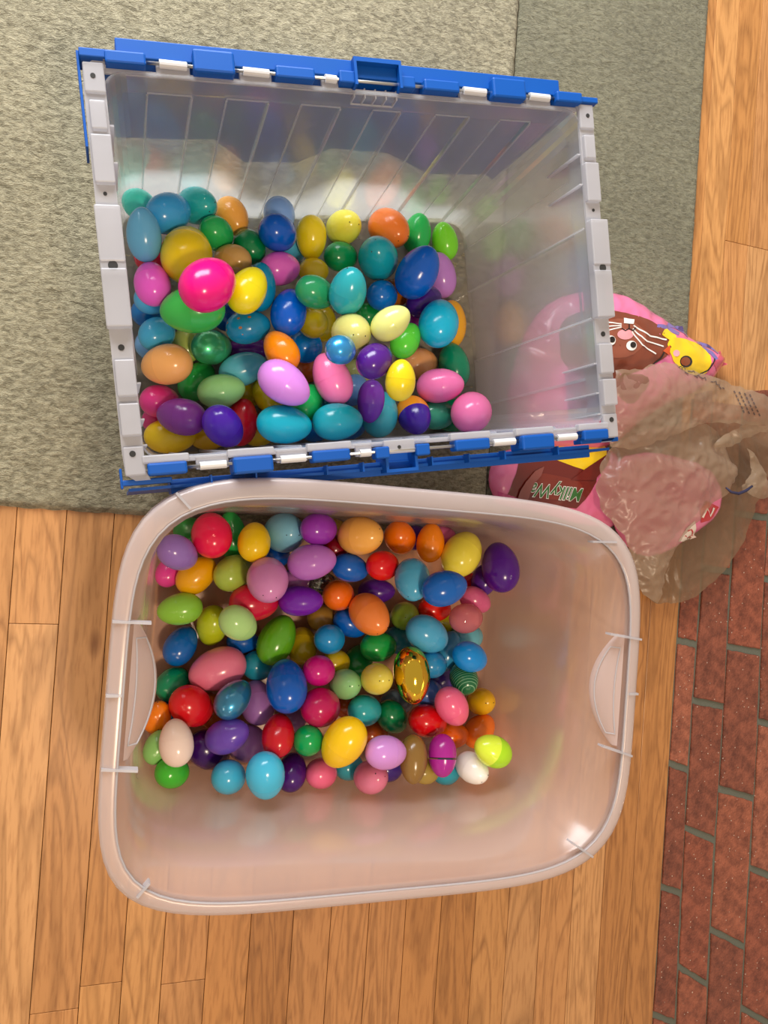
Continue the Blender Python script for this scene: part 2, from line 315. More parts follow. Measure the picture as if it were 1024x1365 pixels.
# long edges : lips, sleeves, rods, lid halves
SL = [(-.2106,-.1845),(-.1296,-.1031),(-.0443,-.0321),(.1161-.002,.142),(.1972,.2237)]
SMALL = [(-.2604,-.2231),(-.097,-.0563),(.065,.107),(.2297,.264)]
BIG = [(-.1788,-.1386),(.1466,.1885)]
for s in (1,-1):
    dv = 0 if s > 0 else .011
    def Y(a_, b_): return tuple(sorted((s*a_+dv, s*b_+dv)))
    bm = bmesh.new(); box(bm, -.262,.262, *Y(.1895,.1945), .300+TZ, .3035+TZ, .0006)
    for u0,u1 in SL: box(bm, u0-.003,u1+.003, *Y(.190,.2035), .299+TZ,.3045+TZ,.001)
    lip = obj('side_lip', bm, RIMP, tote)
    for u0,u1 in (SMALL+BIG if s < 0 else []):
        bm = bmesh.new(); box(bm, u0-.004,u1+.003, *Y(.1865,.1945), .302+TZ,.3115+TZ,.0015); obj('lip_tab', bm, RIMP, lip)
    for u0,u1 in SL:
        bm = bmesh.new(); tube(bm, [(u0,s*.2005+dv,.3075+TZ),(u1,s*.2005+dv,.3065+TZ)], .0040, 12); obj('hinge_sleeve', bm, WHITEP, lip, smooth=False)
    bm = bmesh.new(); tube(bm, [(-.262,s*.2005+dv,.3075+TZ),(.268,s*.2005+dv,.3075+TZ)], .0017, 10); obj('hinge_rod', bm, STEEL, lip, smooth=True)
    # lid half hangs down outside, its interlocking zigzag edge lowest
    lid = empty('lid_half', (0,0,0)); lid.parent = tote
    zz = [(-.279,.13),(-.1854,.134),(-.138,.140),(-.0913,.079),(-.022,.086),(.0113,.134),(.0897,.129),(.1738,.069),(.2585,.077),(.279,.060)]
    y0, y1 = (.2045, .2075) if s > 0 else (.2055, .2085)
    def YZ(u, z, o): return (u, s*((y0 if o == 0 else y1)+(.30-z)*.012), z+TZ)
    bm = bmesh.new(); front = []; back = []
    top = [(u, .292) for u, _ in zz]
    for o in (0,1):
        A = [bm.verts.new(YZ(u, z, o)) for u, z in zz]; B = [bm.verts.new(YZ(u, z, o)) for u, z in top]
        for k in range(len(zz)-1): bm.faces.new((A[k],A[k+1],B[k+1],B[k]))
        (front if o == 0 else back).extend([A,B])
    for a_, b_ in ((front[0],back[0]),(front[1],back[1])):
        for k in range(len(zz)-1): bm.faces.new((a_[k],a_[k+1],b_[k+1],b_[k]))
    for k in (0,-1): bm.faces.new((front[0][k],front[1][k],back[1][k],back[0][k]))
    obj('lid_panel', bm, BLUE, lid)
    bm = bmesh.new()
    if s > 0:
        box(bm, -.2495,.2385, .2045,.2222, .272+TZ, .307+TZ, .001)
        box(bm, -.283,-.245, .1995,.2075, .285+TZ,.312+TZ,.001); box(bm, .230,.2866, .197,.2035, .292+TZ,.312+TZ,.001)
        box(bm, -.2855,-.2830, .118,.2075, .268+TZ,.306+TZ,.0006)
    else:
        box(bm, -.2390,.2545, -.2150,-.2000, .250+TZ, .2865+TZ, .001)
        box(bm, -.2858,-.2380, -.2030,-.1975, .274+TZ,.304+TZ,.001); box(bm, .230,.283, -.1990,-.1935, .290+TZ,.306+TZ,.001)
        box(bm, -.2862,-.2838, -.2055,-.186, .262+TZ,.304+TZ,.0006)
        for u in (-.20,-.155,-.08,-.04,.04,.085,.13,.2): box(bm, u-.0008,u+.0008, -.2090,-.1990, .290+TZ,.304+TZ)
    obj('lid_edge_channel', bm, BLUE, lid)
    for u0,u1 in SMALL:
        bm = bmesh.new(); box(bm, u0,u1, *Y(.1945,.2065), .296+TZ,.3145+TZ,.002); obj('hinge_knuckle', bm, BLUE, lid)
    for u0,u1 in BIG:
        bm = bmesh.new(); box(bm, u0,u1, *Y(.1920 if s > 0 else .1950,.2140 if s > 0 else .2120), .286+TZ,.317+TZ,.0025); obj('hinge_knuckle', bm, BLUE, lid)
    for a_, b_ in ((-.0297,-.012),(.0389,.0552)) if s > 0 else ((-.0276,-.0120),(.0190,.0347)):
        bm = bmesh.new(); box(bm, a_,b_, *Y(.1955,.2080), .296+TZ,.313+TZ,.0015); obj('hinge_knuckle', bm, BLUE, lid)
    bm = bmesh.new()                                                                          # centre latch : a moulded cup
    if s > 0:
        prism(bm, [(-.0140,.193),(-.0110,.193),(-.0110,.2170),(.0360,.2170),(.0360,.193),(.0390,.193),(.0390,.2215),(-.0140,.2215)], .272+TZ, .316+TZ)
        box(bm, -.0115,.0365, .193,.218,.280+TZ,.284+TZ)
    else:
        prism(bm, [(-.0150,-.187),(-.0120,-.187),(-.0120,-.2090),(.0190,-.2090),(.0190,-.187),(.0220,-.187),(.0220,-.2125),(-.0150,-.2125)][::-1], .272+TZ, .306+TZ)
        box(bm, -.0125,.0195, -.2095,-.187,.280+TZ,.284+TZ)
    obj('centre_latch', bm, BLUE, lid)
    bm = bmesh.new()
    if s < 0:
        box(bm, -.0165,.0190,-.1925,-.178,.302+TZ,.309+TZ,.0012); obj('latch_tab', bm, RIMP, lip)
        bm = bmesh.new(); bmesh.ops.create_cone(bm, cap_ends=True, segments=12, radius1=.002, radius2=.002, depth=.0008, matrix=Matrix.Translation((.0005,-.186,.3092+TZ))); obj('screw_hole', bm, HOLE, lip)
    else:
        for a_ in (-.012,.0,.012,.024,.036): box(bm, a_-.0007,a_+.0007,.186,.196,.288+TZ,.303+TZ)
        box(bm,-.012,.036,.1855,.187,.287+TZ,.2885+TZ); obj('latch_tab', bm, RIMP, lip)
# ------------------------------------------------------------------ clear bin in front
bin_ = empty('storage_bin', (.2940,-.2065,.0), -.0785, label='open clear bin with rounded corners standing on the wooden floor', category='storage bin')
def sup(a, b, n, z, dy=0, N=140):
    P = []
    for k in range(N):
        t = 2*math.pi*k/N+.0001; c, s_ = math.cos(t), math.sin(t)
        m_ = n*(1.28 if (z > .28 and c < 0 and s_ < 0) else 1.06)
        r = (abs(c/a)**m_+abs(s_/b)**m_)**(-1/m_); P.append((r*c, r*s_+dy, z))
    return P
bm = bmesh.new()
loft(bm, [sup(.225,.150,6,.0015,.006), sup(.246,.172,7,.002,.006), sup(.252,.177,6.5,.010,.006), sup(.268,.190,5.4,.16,.002), sup(.281,.2015,4.5,.288,-.003), sup(.288,.2065,4.4,.2925,-.004), sup(.289,.2075,4.4,.306,-.004)])
solid(obj('bin_body', bm, BINP, bin_, smooth=True), .0016, 1)
bm = bmesh.new()
lp = [sup(.288,.2065,4.4,.3055,-.004), sup(.2885,.2072,4.4,.3092,-.004), sup(.2905,.2092,4.4,.3100,-.004), sup(.3010,.2205,4.3,.3088,-.0005), sup(.3035,.2235,4.3,.3068,0), sup(.3045,.2245,4.3,.288,.0005)]
rim = solid(obj('rim', loft(bm, lp, False), BINR, bin_, smooth=True), .0016, -1)
bm = bmesh.new(); tube(bm, sup(.2885,.207,4.4,.3088,-.004), .0011, 6, True); obj('rim_bead', bm, RIMP, rim, smooth=True)
def rib(bm, p, q, h0, h1, t=.0011):
    p, q = Vector(p), Vector(q); n = Vector((-(q-p).y, (q-p).x)).normalized()*t
    vs = [p+n, q+n, q-n, p-n]; prism(bm, [(v.x, v.y) for v in vs], h0, h1)
for p, q in (((-.254,.198),(-.2395,.1835)),((.2245,.180),(.258,.1815)),((.2246,-.1738),(.2555,-.193)),((-.2505,-.1815),(-.261,-.1945)),
             ((-.3035,.0707),(-.2676,.0701)),((-.303,-.070),(-.2694,-.0725)),((.2585,.0715),(.3035,.066)),((.2585,-.062),(.3015,-.075)),((-.304,0),(-.2895,0)),((.2905,0),(.304,0))):
    bm = bmesh.new(); rib(bm, p, q, .300, .3112, .0012); obj('rim_rib', bm, RIMP, rim)
for s in (-1,1):                                                          # moulded hand grips in both ends
    bm = bmesh.new(); prof = []; N = 26
    for k in range(N+1):
        v = -.064+.134*k/N; t = (v-.003)/.067; w_ = max(0, 1-t*t)
        xo = .2835; xi = xo-.004-.023*w_; zi = .300-.017*w_
        prof.append([(s*xo, v, .304), (s*xi, v, zi), (s*(xi+.0015), v, zi-.008), (s*(.2745-.003*w_), v, .225)])
    rows = [[bm.verts.new(p) for p in r] for r in prof]
    for A, B in zip(rows, rows[1:]):
        for k in range(3 if s < 0 else 2): bm.faces.new((A[k],A[k+1],B[k+1],B[k]))
    g = obj('hand_grip', bm, GRIP, bin_, smooth=True)
    bm = bmesh.new(); pts = []
    def gp(v, f):
        t = (v-.003)/.067; w_ = max(0,1-t*t); xo = .2835; xi = xo-.004-.023*w_; zi = .300-.017*w_
        return (s*(xo+(xi-xo)*f), v, .304+(zi-.304)*f+.0012)
    for k in range(20): v = -.050+.104*k/19; pts.append(gp(v, .25))
    for k in range(20): v = .054-.104*k/19; pts.append(gp(v, .93))
    tube(bm, pts, .0009, 6, True); obj('grip_ridge', bm, RIMP, g, smooth=True)
# ------------------------------------------------------------------ plastic eggs
def egghalf(name, t0, t1, k=1.0, ribs=False, lipped=False):
    bm = bmesh.new(); SEG, N = (48 if ribs else 26), 9; loops = []
    for j in range(N+1):
        a = (t0+(t1-t0)*j/N)
        x = math.sin(a*math.pi/2); r = math.cos(a*math.pi/2)*(1-.10*x)*k*(1/1.003)
        if j == N: break
        L = []
        for q in range(SEG):
            th = 2*math.pi*q/SEG; rr = r*(1-(.075 if (ribs and q%2) else 0))
            L.append((x, rr*math.cos(th), rr*math.sin(th)))
        loops.append(L)
    if t1 < 0: loops = [l for l in loops]
    loft(bm, loops, False); tip = bm.verts.new((math.copysign(1.0, t1), 0, 0)); bm.verts.ensure_lookup_table()
    b = (len(loops)-1)*SEG; VV = list(bm.verts)
    for q in range(SEG): bm.faces.new((VV[b+q], VV[b+(q+1)%SEG], tip))
    # inner lip closes the half at the seam
    z = [bm.verts.new((p[0], p[1]*.93, p[2]*.93)) for p in loops[0]]
    z0 = [bm.verts.new(p) for p in loops[0]]
    for q in range(SEG): bm.faces.new((z0[q], z[q], z[(q+1)%SEG], z0[(q+1)%SEG]))
    me = bpy.data.meshes.new(name); bmesh.ops.recalc_face_normals(bm, faces=bm.faces); bm.to_mesh(me); bm.free(); me.materials.append(None)
    for p in me.polygons: p.use_smooth = True
    return me
ME = {}
for rb_ in (0,1):
    ME['top',rb_] = egghalf('pointed_half', .06, 1, 1.0, rb_); ME['bot',rb_] = egghalf('blunt_half', .062, -1, .992, rb_)
bm = bmesh.new(); bmesh.ops.create_uvsphere(bm, u_segments=8, v_segments=5, radius=1); _mv = bpy.data.meshes.new('vent_hole'); bm.to_mesh(_mv); bm.free(); _mv.materials.append(HOLE)
bm = bmesh.new(); loft(bm, [[(x, .95*math.cos(q*math.pi/13), .95*math.sin(q*math.pi/13)) for q in range(26)] for x in (-.08,.14)], False); _band = bpy.data.meshes.new('inner_band'); bm.to_mesh(_band); bm.free(); _band.materials.append(mat('dark_band','2A0A20',.4))
EM = {}
def eggmat(h, fl):
    key = (h, fl)
    if key in EM: return EM[key]
    m = mat('egg_plastic_'+h, h, .2, Specular_IOR_Level=.55)
    b = BS(m); b.inputs['Base Color'].default_value = tuple(min(.92, c*1.18) for c in lin(h)[:3])+(1,)
    if fl in ('pearl',):
        b.inputs['Metallic'].default_value = .55; b.inputs['Roughness'].default_value = .3; b.inputs['Coat Weight'].default_value = 1; b.inputs['Coat Roughness'].default_value = .04; b.inputs['Thin Film Thickness'].default_value = 380; b.inputs['Thin Film IOR'].default_value = 1.6
    elif fl == 'gold': b.inputs['Metallic'].default_value = 1; b.inputs['Roughness'].default_value = .07
    elif fl == 'glitter':
        tc = nd(m,'ShaderNodeTexCoord'); v = nd(m,'ShaderNodeTexVoronoi', _Scale=14); lk(m, tc.outputs['Object'], v.inputs[0]); b.inputs['Metallic'].default_value = .8
        r = nd(m,'ShaderNodeValToRGB'); lk(m, v.outputs['Color'], r.inputs[0]); r.color_ramp.elements[0].color = (.01,.012,.01,1); r.color_ramp.elements[1].color = (.5,.5,.4,1); lk(m, r.outputs[0], b.inputs['Base Color'])
    elif fl == 'clear':
        tr = nd(m,'ShaderNodeBsdfTransparent', _Color=lin('F2C8CC')); mx = nd(m,'ShaderNodeMixShader', _Fac=.5); lk(m, b.outputs[0], mx.inputs[1]); lk(m, tr.outputs[0], mx.inputs[2])
        lk(m, mx.outputs[0], [n for n in m.node_tree.nodes if n.type == 'OUTPUT_MATERIAL'][0].inputs[0]); b.inputs['Roughness'].default_value = .05
    elif fl == 'dots':
        tc = nd(m,'ShaderNodeTexCoord'); v = nd(m,'ShaderNodeTexVoronoi', _Scale=2.1, _Randomness=.35); lk(m, tc.outputs['Object'], v.inputs[0])
        r = nd(m,'ShaderNodeMath', operation='LESS_THAN'); r.inputs[1].default_value = .17; lk(m, v.outputs['Distance'], r.inputs[0])
        mx = nd(m,'ShaderNodeMix', data_type='RGBA'); lk(m, r.outputs[0], mx.inputs[0]); mx.inputs[6].default_value = lin(h); mx.inputs[7].default_value = lin('B0703A'); lk(m, mx.outputs[2], b.inputs['Base Color'])
    elif fl == 'stripes':
        tc = nd(m,'ShaderNodeTexCoord'); v = nd(m,'ShaderNodeTexWave', _Scale=2.6, bands_direction='X'); lk(m, tc.outputs['Object'], v.inputs[0])
        r = nd(m,'ShaderNodeMath', operation='GREATER_THAN'); r.inputs[1].default_value = .9; lk(m, v.outputs[0], r.inputs[0])
        mx = nd(m,'ShaderNodeMix', data_type='RGBA'); lk(m, r.outputs[0], mx.inputs[0]); mx.inputs[6].default_value = lin(h); mx.inputs[7].default_value = lin('7FB890'); lk(m, mx.outputs[2], b.inputs['Base Color'])
    EM[key] = m; return m
def eggpart(name, me, m, par):
    o = bpy.data.objects.new(name, me); link(o, par)
    o.material_slots[0].link = 'OBJECT'; o.material_slots[0].material = m; return o
EGGS = [
('t',0.0281,0.3675,0.092,0.025,0.0184,-0.542,0.513,-0.665,'40D0C0','','aqua-mint plastic egg in blue-lidded tote, above dusty blue egg'),
('t',0.062,0.35,0.123,0.0319,0.0235,0.677,0.513,-0.527,'3596D2','','sky blue plastic egg in blue-lidded tote, above red egg'),
('t',0.0987,0.3745,0.093,0.0308,0.0226,0.476,-0.248,0.844,'22A4A6','v','teal plastic egg in blue-lidded tote, above grass green egg'),
('t',0.1452,0.3744,0.071,0.0279,0.0205,0.369,-0.839,0.399,'EAA042','v','apricot orange plastic egg in blue-lidded tote, above grass green egg'),
('t',0.0326,0.3126,0.147,0.0305,0.02,-0.096,0.945,0.312,'5AA0C8','','dusty blue plastic egg in blue-lidded tote, above red egg'),
('t',0.1209,0.3372,0.106,0.0281,0.0206,0.464,-0.014,-0.886,'22A452','','grass green plastic egg in blue-lidded tote, above tan egg'),
('t',0.0813,0.2968,0.142,0.0413,0.0303,0.151,0.76,-0.633,'E0C40A','big','large yellow plastic egg in blue-lidded tote, above hot pink egg'),
('t',0.1628,0.33,0.096,0.0274,0.0202,-0.214,0.734,-0.644,'067843','','dark green plastic egg in blue-lidded tote, above deep teal egg'),
('t',0.2047,0.382,0.082,0.0282,0.0207,0.043,0.753,-0.657,'7AA2DC','','periwinkle blue plastic egg in blue-lidded tote, above royal blue egg'),
('t',0.196,0.3425,0.119,0.031,0.0228,0.576,0.101,-0.811,'0052B6','','royal blue plastic egg in blue-lidded tote, above orchid pink egg'),
('t',0.2308,0.3547,0.035,0.0282,0.0208,0.46,-0.129,-0.878,'4AA6D2','','sky blue plastic egg in blue-lidded tote, above orchid pink egg'),
('t',0.2502,0.358,0.073,0.0293,0.0207,0.077,-0.946,-0.315,'F2CC14','','yellow plastic egg in blue-lidded tote, above yellow egg'),
('t',0.1382,0.3028,0.121,0.0253,0.0186,-0.725,0.26,-0.638,'B89050','','tan plastic egg in blue-lidded tote, above bright yellow egg'),
('t',0.0987,0.244,0.212,0.0386,0.0283,0.602,0.586,-0.542,'EC0C78','big','large hot pink plastic egg in blue-lidded tote, above green egg'),
('t',0.1491,0.2535,0.168,0.0303,0.0223,0.482,0.874,-0.055,'ECD40C','','bright yellow plastic egg in blue-lidded tote, below tan egg'),
('t',0.1698,0.2685,0.132,0.0298,0.0205,0.043,0.96,0.278,'067CA4','','deep teal plastic egg in blue-lidded tote, above teal blue egg'),
('t',0.2005,0.3008,0.111,0.0287,0.0211,0.867,0.274,-0.416,'D05CBA','','orchid pink plastic egg in blue-lidded tote, above royal blue egg'),
('t',0.0418,0.2581,0.143,0.0287,0.0211,-0.106,0.877,-0.468,'DA56C2','','orchid pink plastic egg in blue-lidded tote, below red egg'),
('t',0.045,0.2582,0.07,0.0258,0.0189,0.647,0.238,-0.725,'4A9ED0','','sky blue plastic egg in blue-lidded tote, above blue egg'),
('t',0.0449,0.2506,0.03,0.0268,0.0197,0.833,0.19,-0.52,'066AB0','','blue plastic egg in blue-lidded tote, above sky blue egg'),
('t',0.0506,0.3231,0.032,0.0294,0.0216,0.796,0.25,-0.552,'CC1038','','red plastic egg in blue-lidded tote, above orchid pink egg'),
('t',0.0864,0.2271,0.16,0.0377,0.0272,-0.982,-0.141,-0.126,'38AA46','big','large green plastic egg in blue-lidded tote, above olive yellow egg'),
('t',0.0507,0.2129,0.081,0.0281,0.0207,0.527,0.479,-0.702,'3A9CC8','','sky blue plastic egg in blue-lidded tote, below blue egg'),
('t',0.0438,0.2074,0.035,0.0266,0.0196,0.04,0.193,-0.98,'6CA6DA','','pale blue plastic egg in blue-lidded tote, above magenta pink egg'),
('t',0.1575,0.2208,0.121,0.0281,0.0206,0.958,0.203,0.203,'1486B2','dots','teal blue plastic egg in blue-lidded tote, above purple egg'),
('t',0.2057,0.2399,0.136,0.0306,0.0225,0.205,0.958,-0.202,'0054BC','','royal blue plastic egg in blue-lidded tote, above orange egg'),
('t',0.1468,0.2534,0.032,0.0276,0.0203,0.714,0.21,-0.668,'06408C','','navy blue plastic egg in blue-lidded tote, above pearly green egg'),
('t',0.0601,0.1713,0.103,0.0339,0.0249,-0.772,-0.086,-0.63,'EAA45E','','peach plastic egg in blue-lidded tote, above magenta pink egg'),
('t',0.0916,0.2135,0.03,0.0272,0.02,0.176,0.9,-0.399,'A8B85C','','olive yellow plastic egg in blue-lidded tote, above green egg'),
('t',0.12,0.2047,0.06,0.0307,0.0226,0.784,0.167,-0.597,'48BC7C','pearl','pearly green plastic egg in blue-lidded tote, above green egg'),
('t',0.104,0.1642,0.031,0.03,0.0221,0.605,0.773,-0.191,'2CAC4C','','green plastic egg in blue-lidded tote, above plum purple egg'),
('t',0.1289,0.145,0.084,0.0308,0.0217,0.967,0.202,0.154,'98DA8C','','pale green plastic egg in blue-lidded tote, above deep violet egg'),
('t',0.1598,0.178,0.064,0.0327,0.0218,0.909,0.362,0.205,'5CB8CE','','pale cyan plastic egg in blue-lidded tote, below purple egg'),
('t',0.1727,0.2113,0.028,0.0267,0.0195,0.985,0.033,0.168,'6A2692','','purple plastic egg in blue-lidded tote, above pale cyan egg'),
('t',0.1945,0.189,0.144,0.0278,0.0204,-0.49,0.812,-0.318,'EE820A','','orange plastic egg in blue-lidded tote, above lilac egg'),
('t',0.2421,0.2108,0.076,0.0301,0.0221,0.537,0.194,-0.821,'0674C4','','blue plastic egg in blue-lidded tote, below yellow egg'),
('t',0.2554,0.1905,0.034,0.0285,0.021,0.684,0.159,-0.712,'BE5616','','burnt orange plastic egg in blue-lidded tote, above green egg'),
('t',0.1931,0.1455,0.168,0.0344,0.0245,0.828,-0.554,0.086,'CC82D6','','lilac plastic egg in blue-lidded tote, above turquoise egg'),
('t',0.2597,0.1582,0.144,0.0342,0.0237,-0.451,0.892,0.025,'E672A6','','pink plastic egg in blue-lidded tote, above dark teal egg'),
('t',0.232,0.1294,0.122,0.0274,0.0202,0.515,0.815,-0.267,'129E4C','','green plastic egg in blue-lidded tote, above blue egg'),
('t',0.0544,0.1303,0.069,0.0285,0.0209,0.719,0.118,-0.685,'DC3688','','magenta pink plastic egg in blue-lidded tote, above pink egg'),
('t',0.0776,0.1076,0.106,0.0315,0.0231,-0.894,0.179,-0.412,'762C82','','plum purple plastic egg in blue-lidded tote, above yellow egg'),
('t',0.1258,0.0946,0.128,0.0313,0.023,0.593,-0.547,-0.591,'4C1CA2','','deep violet plastic egg in blue-lidded tote, below pale green egg'),
('t',0.1571,0.1072,0.068,0.0316,0.0217,0.156,0.98,0.127,'C40E26','','red plastic egg in blue-lidded tote, below mustard yellow egg'),
('t',0.0667,0.0863,0.066,0.0326,0.0221,0.998,0.023,0.065,'DCB80C','','yellow plastic egg in blue-lidded tote, below plum purple egg'),
('t',0.1196,0.0907,0.027,0.0263,0.0182,0.993,0.018,0.114,'D2A814','','golden yellow plastic egg in blue-lidded tote, below pale green egg'),
('t',0.1861,0.0992,0.031,0.028,0.0206,0.828,0.073,-0.556,'D2B01C','','golden yellow plastic egg in blue-lidded tote, below mustard yellow egg'),
('t',0.1928,0.146,0.063,0.0273,0.02,-0.313,0.776,-0.547,'CCB20C','','mustard yellow plastic egg in blue-lidded tote, above turquoise egg'),
('t',0.1746,0.1509,0.028,0.0238,0.0175,0.782,0.119,-0.612,'C4AC10','','mustard yellow plastic egg in blue-lidded tote, above red egg'),
('t',0.1977,0.0981,0.146,0.0343,0.0241,0.977,-0.074,0.198,'10AABC','','turquoise plastic egg in blue-lidded tote, below mustard yellow egg'),
('t',0.0542,0.1099,0.032,0.0254,0.0187,0.544,0.104,-0.833,'C83478','','pink plastic egg in blue-lidded tote, below magenta pink egg'),
('t',0.3061,0.3903,0.04,0.0316,0.0233,0.196,-0.042,0.98,'F4DC4C','v','lemon yellow plastic egg in blue-lidded tote, above dark green egg'),
('t',0.369,0.3907,0.053,0.0362,0.0266,0.318,-0.547,0.775,'FA7628','v','orange plastic egg in blue-lidded tote, above turquoise egg'),
('t',0.42,0.3972,0.031,0.0287,0.0209,0.051,0.927,0.37,'24B254','','green plastic egg in blue-lidded tote, above royal blue egg'),
('t',0.4657,0.3916,0.028,0.028,0.0196,-0.295,0.931,0.215,'76D62A','','lime green plastic egg in blue-lidded tote, above lilac egg'),
('t',0.3008,0.3473,0.043,0.0279,0.0205,0.844,0.235,-0.481,'048046','','dark green plastic egg in blue-lidded tote, above turquoise egg'),
('t',0.2541,0.3138,0.074,0.0234,0.0172,0.823,0.23,-0.519,'DABA18','','yellow plastic egg in blue-lidded tote, below yellow egg'),
('t',0.2336,0.2597,0.163,0.0276,0.0203,0.903,-0.091,-0.42,'26905C','','bottle green plastic egg in blue-lidded tote, above yellow egg'),
('t',0.3458,0.342,0.071,0.0383,0.0281,-0.393,0.123,0.911,'149CAC','v','turquoise plastic egg in blue-lidded tote, above blue egg'),
('t',0.2657,0.2564,0.194,0.0307,0.0226,0.021,0.672,0.741,'249EA8','v','turquoise plastic egg in blue-lidded tote, above khaki yellow egg'),
('t',0.3531,0.2907,0.069,0.0285,0.0209,0.625,0.245,-0.741,'066CC4','','blue plastic egg in blue-lidded tote, above green egg'),
('t',0.3912,0.3163,0.106,0.0379,0.0277,0.392,0.818,0.421,'0458BE','','royal blue plastic egg in blue-lidded tote, above indigo egg'),
('t',0.4579,0.3394,0.032,0.0334,0.0223,-0.277,0.943,0.183,'B87ECC','','lilac plastic egg in blue-lidded tote, above indigo egg'),
('t',0.3883,0.3079,0.031,0.0268,0.0197,0.776,0.223,-0.589,'9A540C','','brown plastic egg in blue-lidded tote, below turquoise egg'),
('t',0.4164,0.2878,0.069,0.0305,0.0224,0.799,0.505,-0.328,'3E147E','','indigo plastic egg in blue-lidded tote, above dark magenta egg'),
('t',0.4153,0.2685,0.031,0.027,0.0198,0.792,0.192,-0.579,'8E1678','','dark magenta plastic egg in blue-lidded tote, below indigo egg'),
('t',0.4203,0.2485,0.111,0.0378,0.0278,0.331,0.826,-0.457,'10AACC','','cyan plastic egg in blue-lidded tote, below indigo egg'),
('t',0.4717,0.2667,0.034,0.0358,0.0246,-0.011,0.97,0.241,'E4A41C','','amber yellow plastic egg in blue-lidded tote, below lilac egg'),
('t',0.2728,0.2081,0.186,0.0323,0.0238,0.02,-0.203,0.979,'C8C26E','v','khaki yellow plastic egg in blue-lidded tote, below turquoise egg'),
('t',0.2427,0.2333,0.115,0.0264,0.0194,0.236,0.227,-0.945,'DCC41C','','yellow plastic egg in blue-lidded tote, above blue egg'),
('t',0.2786,0.2554,0.028,0.026,0.0191,0.101,0.994,-0.045,'CCB20E','','mustard yellow plastic egg in blue-lidded tote, above blue egg'),
('t',0.3139,0.2178,0.212,0.0262,0.019,0.736,0.546,0.401,'D2D47E','','pale cream-yellow plastic egg in blue-lidded tote, below blue egg'),
('t',0.3737,0.2221,0.106,0.0264,0.0194,0.514,0.858,-0.02,'54C432','','lime green plastic egg in blue-lidded tote, above peach egg'),
('t',0.348,0.2708,0.031,0.0265,0.0194,0.758,0.204,-0.62,'0E803A','','green plastic egg in blue-lidded tote, below blue egg'),
('t',0.2495,0.1798,0.219,0.0238,0.0175,0.588,0.187,-0.787,'2C8ECA','pearl','pearly blue plastic egg in blue-lidded tote, above pink egg'),
('t',0.3307,0.1856,0.032,0.0292,0.0215,0.82,0.134,-0.557,'B8BA70','','khaki yellow plastic egg in blue-lidded tote, above periwinkle blue egg'),
('t',0.2969,0.1733,0.203,0.0284,0.0208,0.654,0.508,-0.561,'481478','','dark purple plastic egg in blue-lidded tote, above violet egg'),
('t',0.424,0.206,0.033,0.0315,0.0232,0.912,0.122,-0.391,'E2A066','','peach plastic egg in blue-lidded tote, below lime green egg'),
('t',0.3242,0.1485,0.218,0.0252,0.0185,0.027,0.984,0.179,'D4BA12','','yellow plastic egg in blue-lidded tote, below lime green egg'),
('t',0.4724,0.2034,0.046,0.0343,0.0233,-0.232,0.969,0.084,'0C8862','','jade green plastic egg in blue-lidded tote, above pink egg'),
('t',0.4295,0.1654,0.095,0.0336,0.0241,0.91,0.074,0.407,'E870AA','','pink plastic egg in blue-lidded tote, above sea green egg'),
('t',0.4723,0.1288,0.107,0.0386,0.0284,0.592,0.319,-0.74,'EE70A2','','pink plastic egg in blue-lidded tote, right of dark green egg'),
('t',0.4775,0.1318,0.035,0.0335,0.0246,0.922,0.076,-0.379,'0C8654','','dark green plastic egg in blue-lidded tote, below pink egg'),
('t',0.4345,0.1271,0.073,0.0291,0.0214,0.975,0.06,-0.212,'308F70','','sea green plastic egg in blue-lidded tote, below pink egg'),
('t',0.3886,0.1215,0.099,0.0323,0.0237,0.017,-0.684,0.729,'3E1C8E','two:EA8A1C','purple and orange two-tone plastic egg in blue-lidded tote, below yellow egg'),
('t',0.3171,0.1345,0.126,0.0285,0.0182,-0.042,-0.987,-0.153,'7636AC','','violet plastic egg in blue-lidded tote, above aqua egg'),
('t',0.3418,0.1225,0.092,0.0334,0.0246,0.264,0.92,-0.289,'3CA8B2','','aqua plastic egg in blue-lidded tote, below violet egg'),
('t',0.2649,0.1037,0.15,0.0322,0.0236,0.966,0.097,0.241,'1A9EAA','','turquoise plastic egg in blue-lidded tote, below dark teal egg'),
('t',0.3112,0.1578,0.07,0.0267,0.0196,0.505,0.655,-0.562,'6C96CA','','periwinkle blue plastic egg in blue-lidded tote, above turquoise egg'),
('t',0.3157,0.1116,0.03,0.0277,0.0204,0.958,0.054,-0.282,'0664AC','','blue plastic egg in blue-lidded tote, below dark teal egg'),
('t',0.2707,0.1367,0.093,0.0272,0.02,0.799,0.109,-0.591,'1C7E8A','','dark teal plastic egg in blue-lidded tote, above turquoise egg'),
('t',0.2662,0.1053,0.031,0.0259,0.019,0.717,0.081,-0.693,'0664AC','','blue plastic egg in blue-lidded tote, below green egg'),
('b',0.0991,-0.0377,0.029,0.0273,0.02,0.995,-0.01,-0.1,'2E8A38','','green plastic egg in clear bin, above lavender egg'),
('b',0.117,-0.0394,0.077,0.0355,0.0261,-0.008,0.572,-0.82,'DC1448','','crimson plastic egg in clear bin, above amber egg'),
('b',0.1492,-0.0425,0.029,0.0327,0.0204,-0.078,0.996,-0.046,'2AA048','v','green plastic egg in clear bin, above yellow-green egg'),
('b',0.1695,-0.0488,0.092,0.029,0.0213,0.18,0.737,-0.652,'F0BE08','','golden yellow plastic egg in clear bin, above mauve pink egg'),
('b',0.2138,-0.0386,0.072,0.0368,0.0271,0.094,0.031,0.995,'70ACC6','v','pale blue plastic egg in clear bin, above blue egg'),
('b',0.0739,-0.0614,0.093,0.0294,0.0216,0.686,-0.434,-0.584,'8A6AB8','','lavender plastic egg in clear bin, above amber egg'),
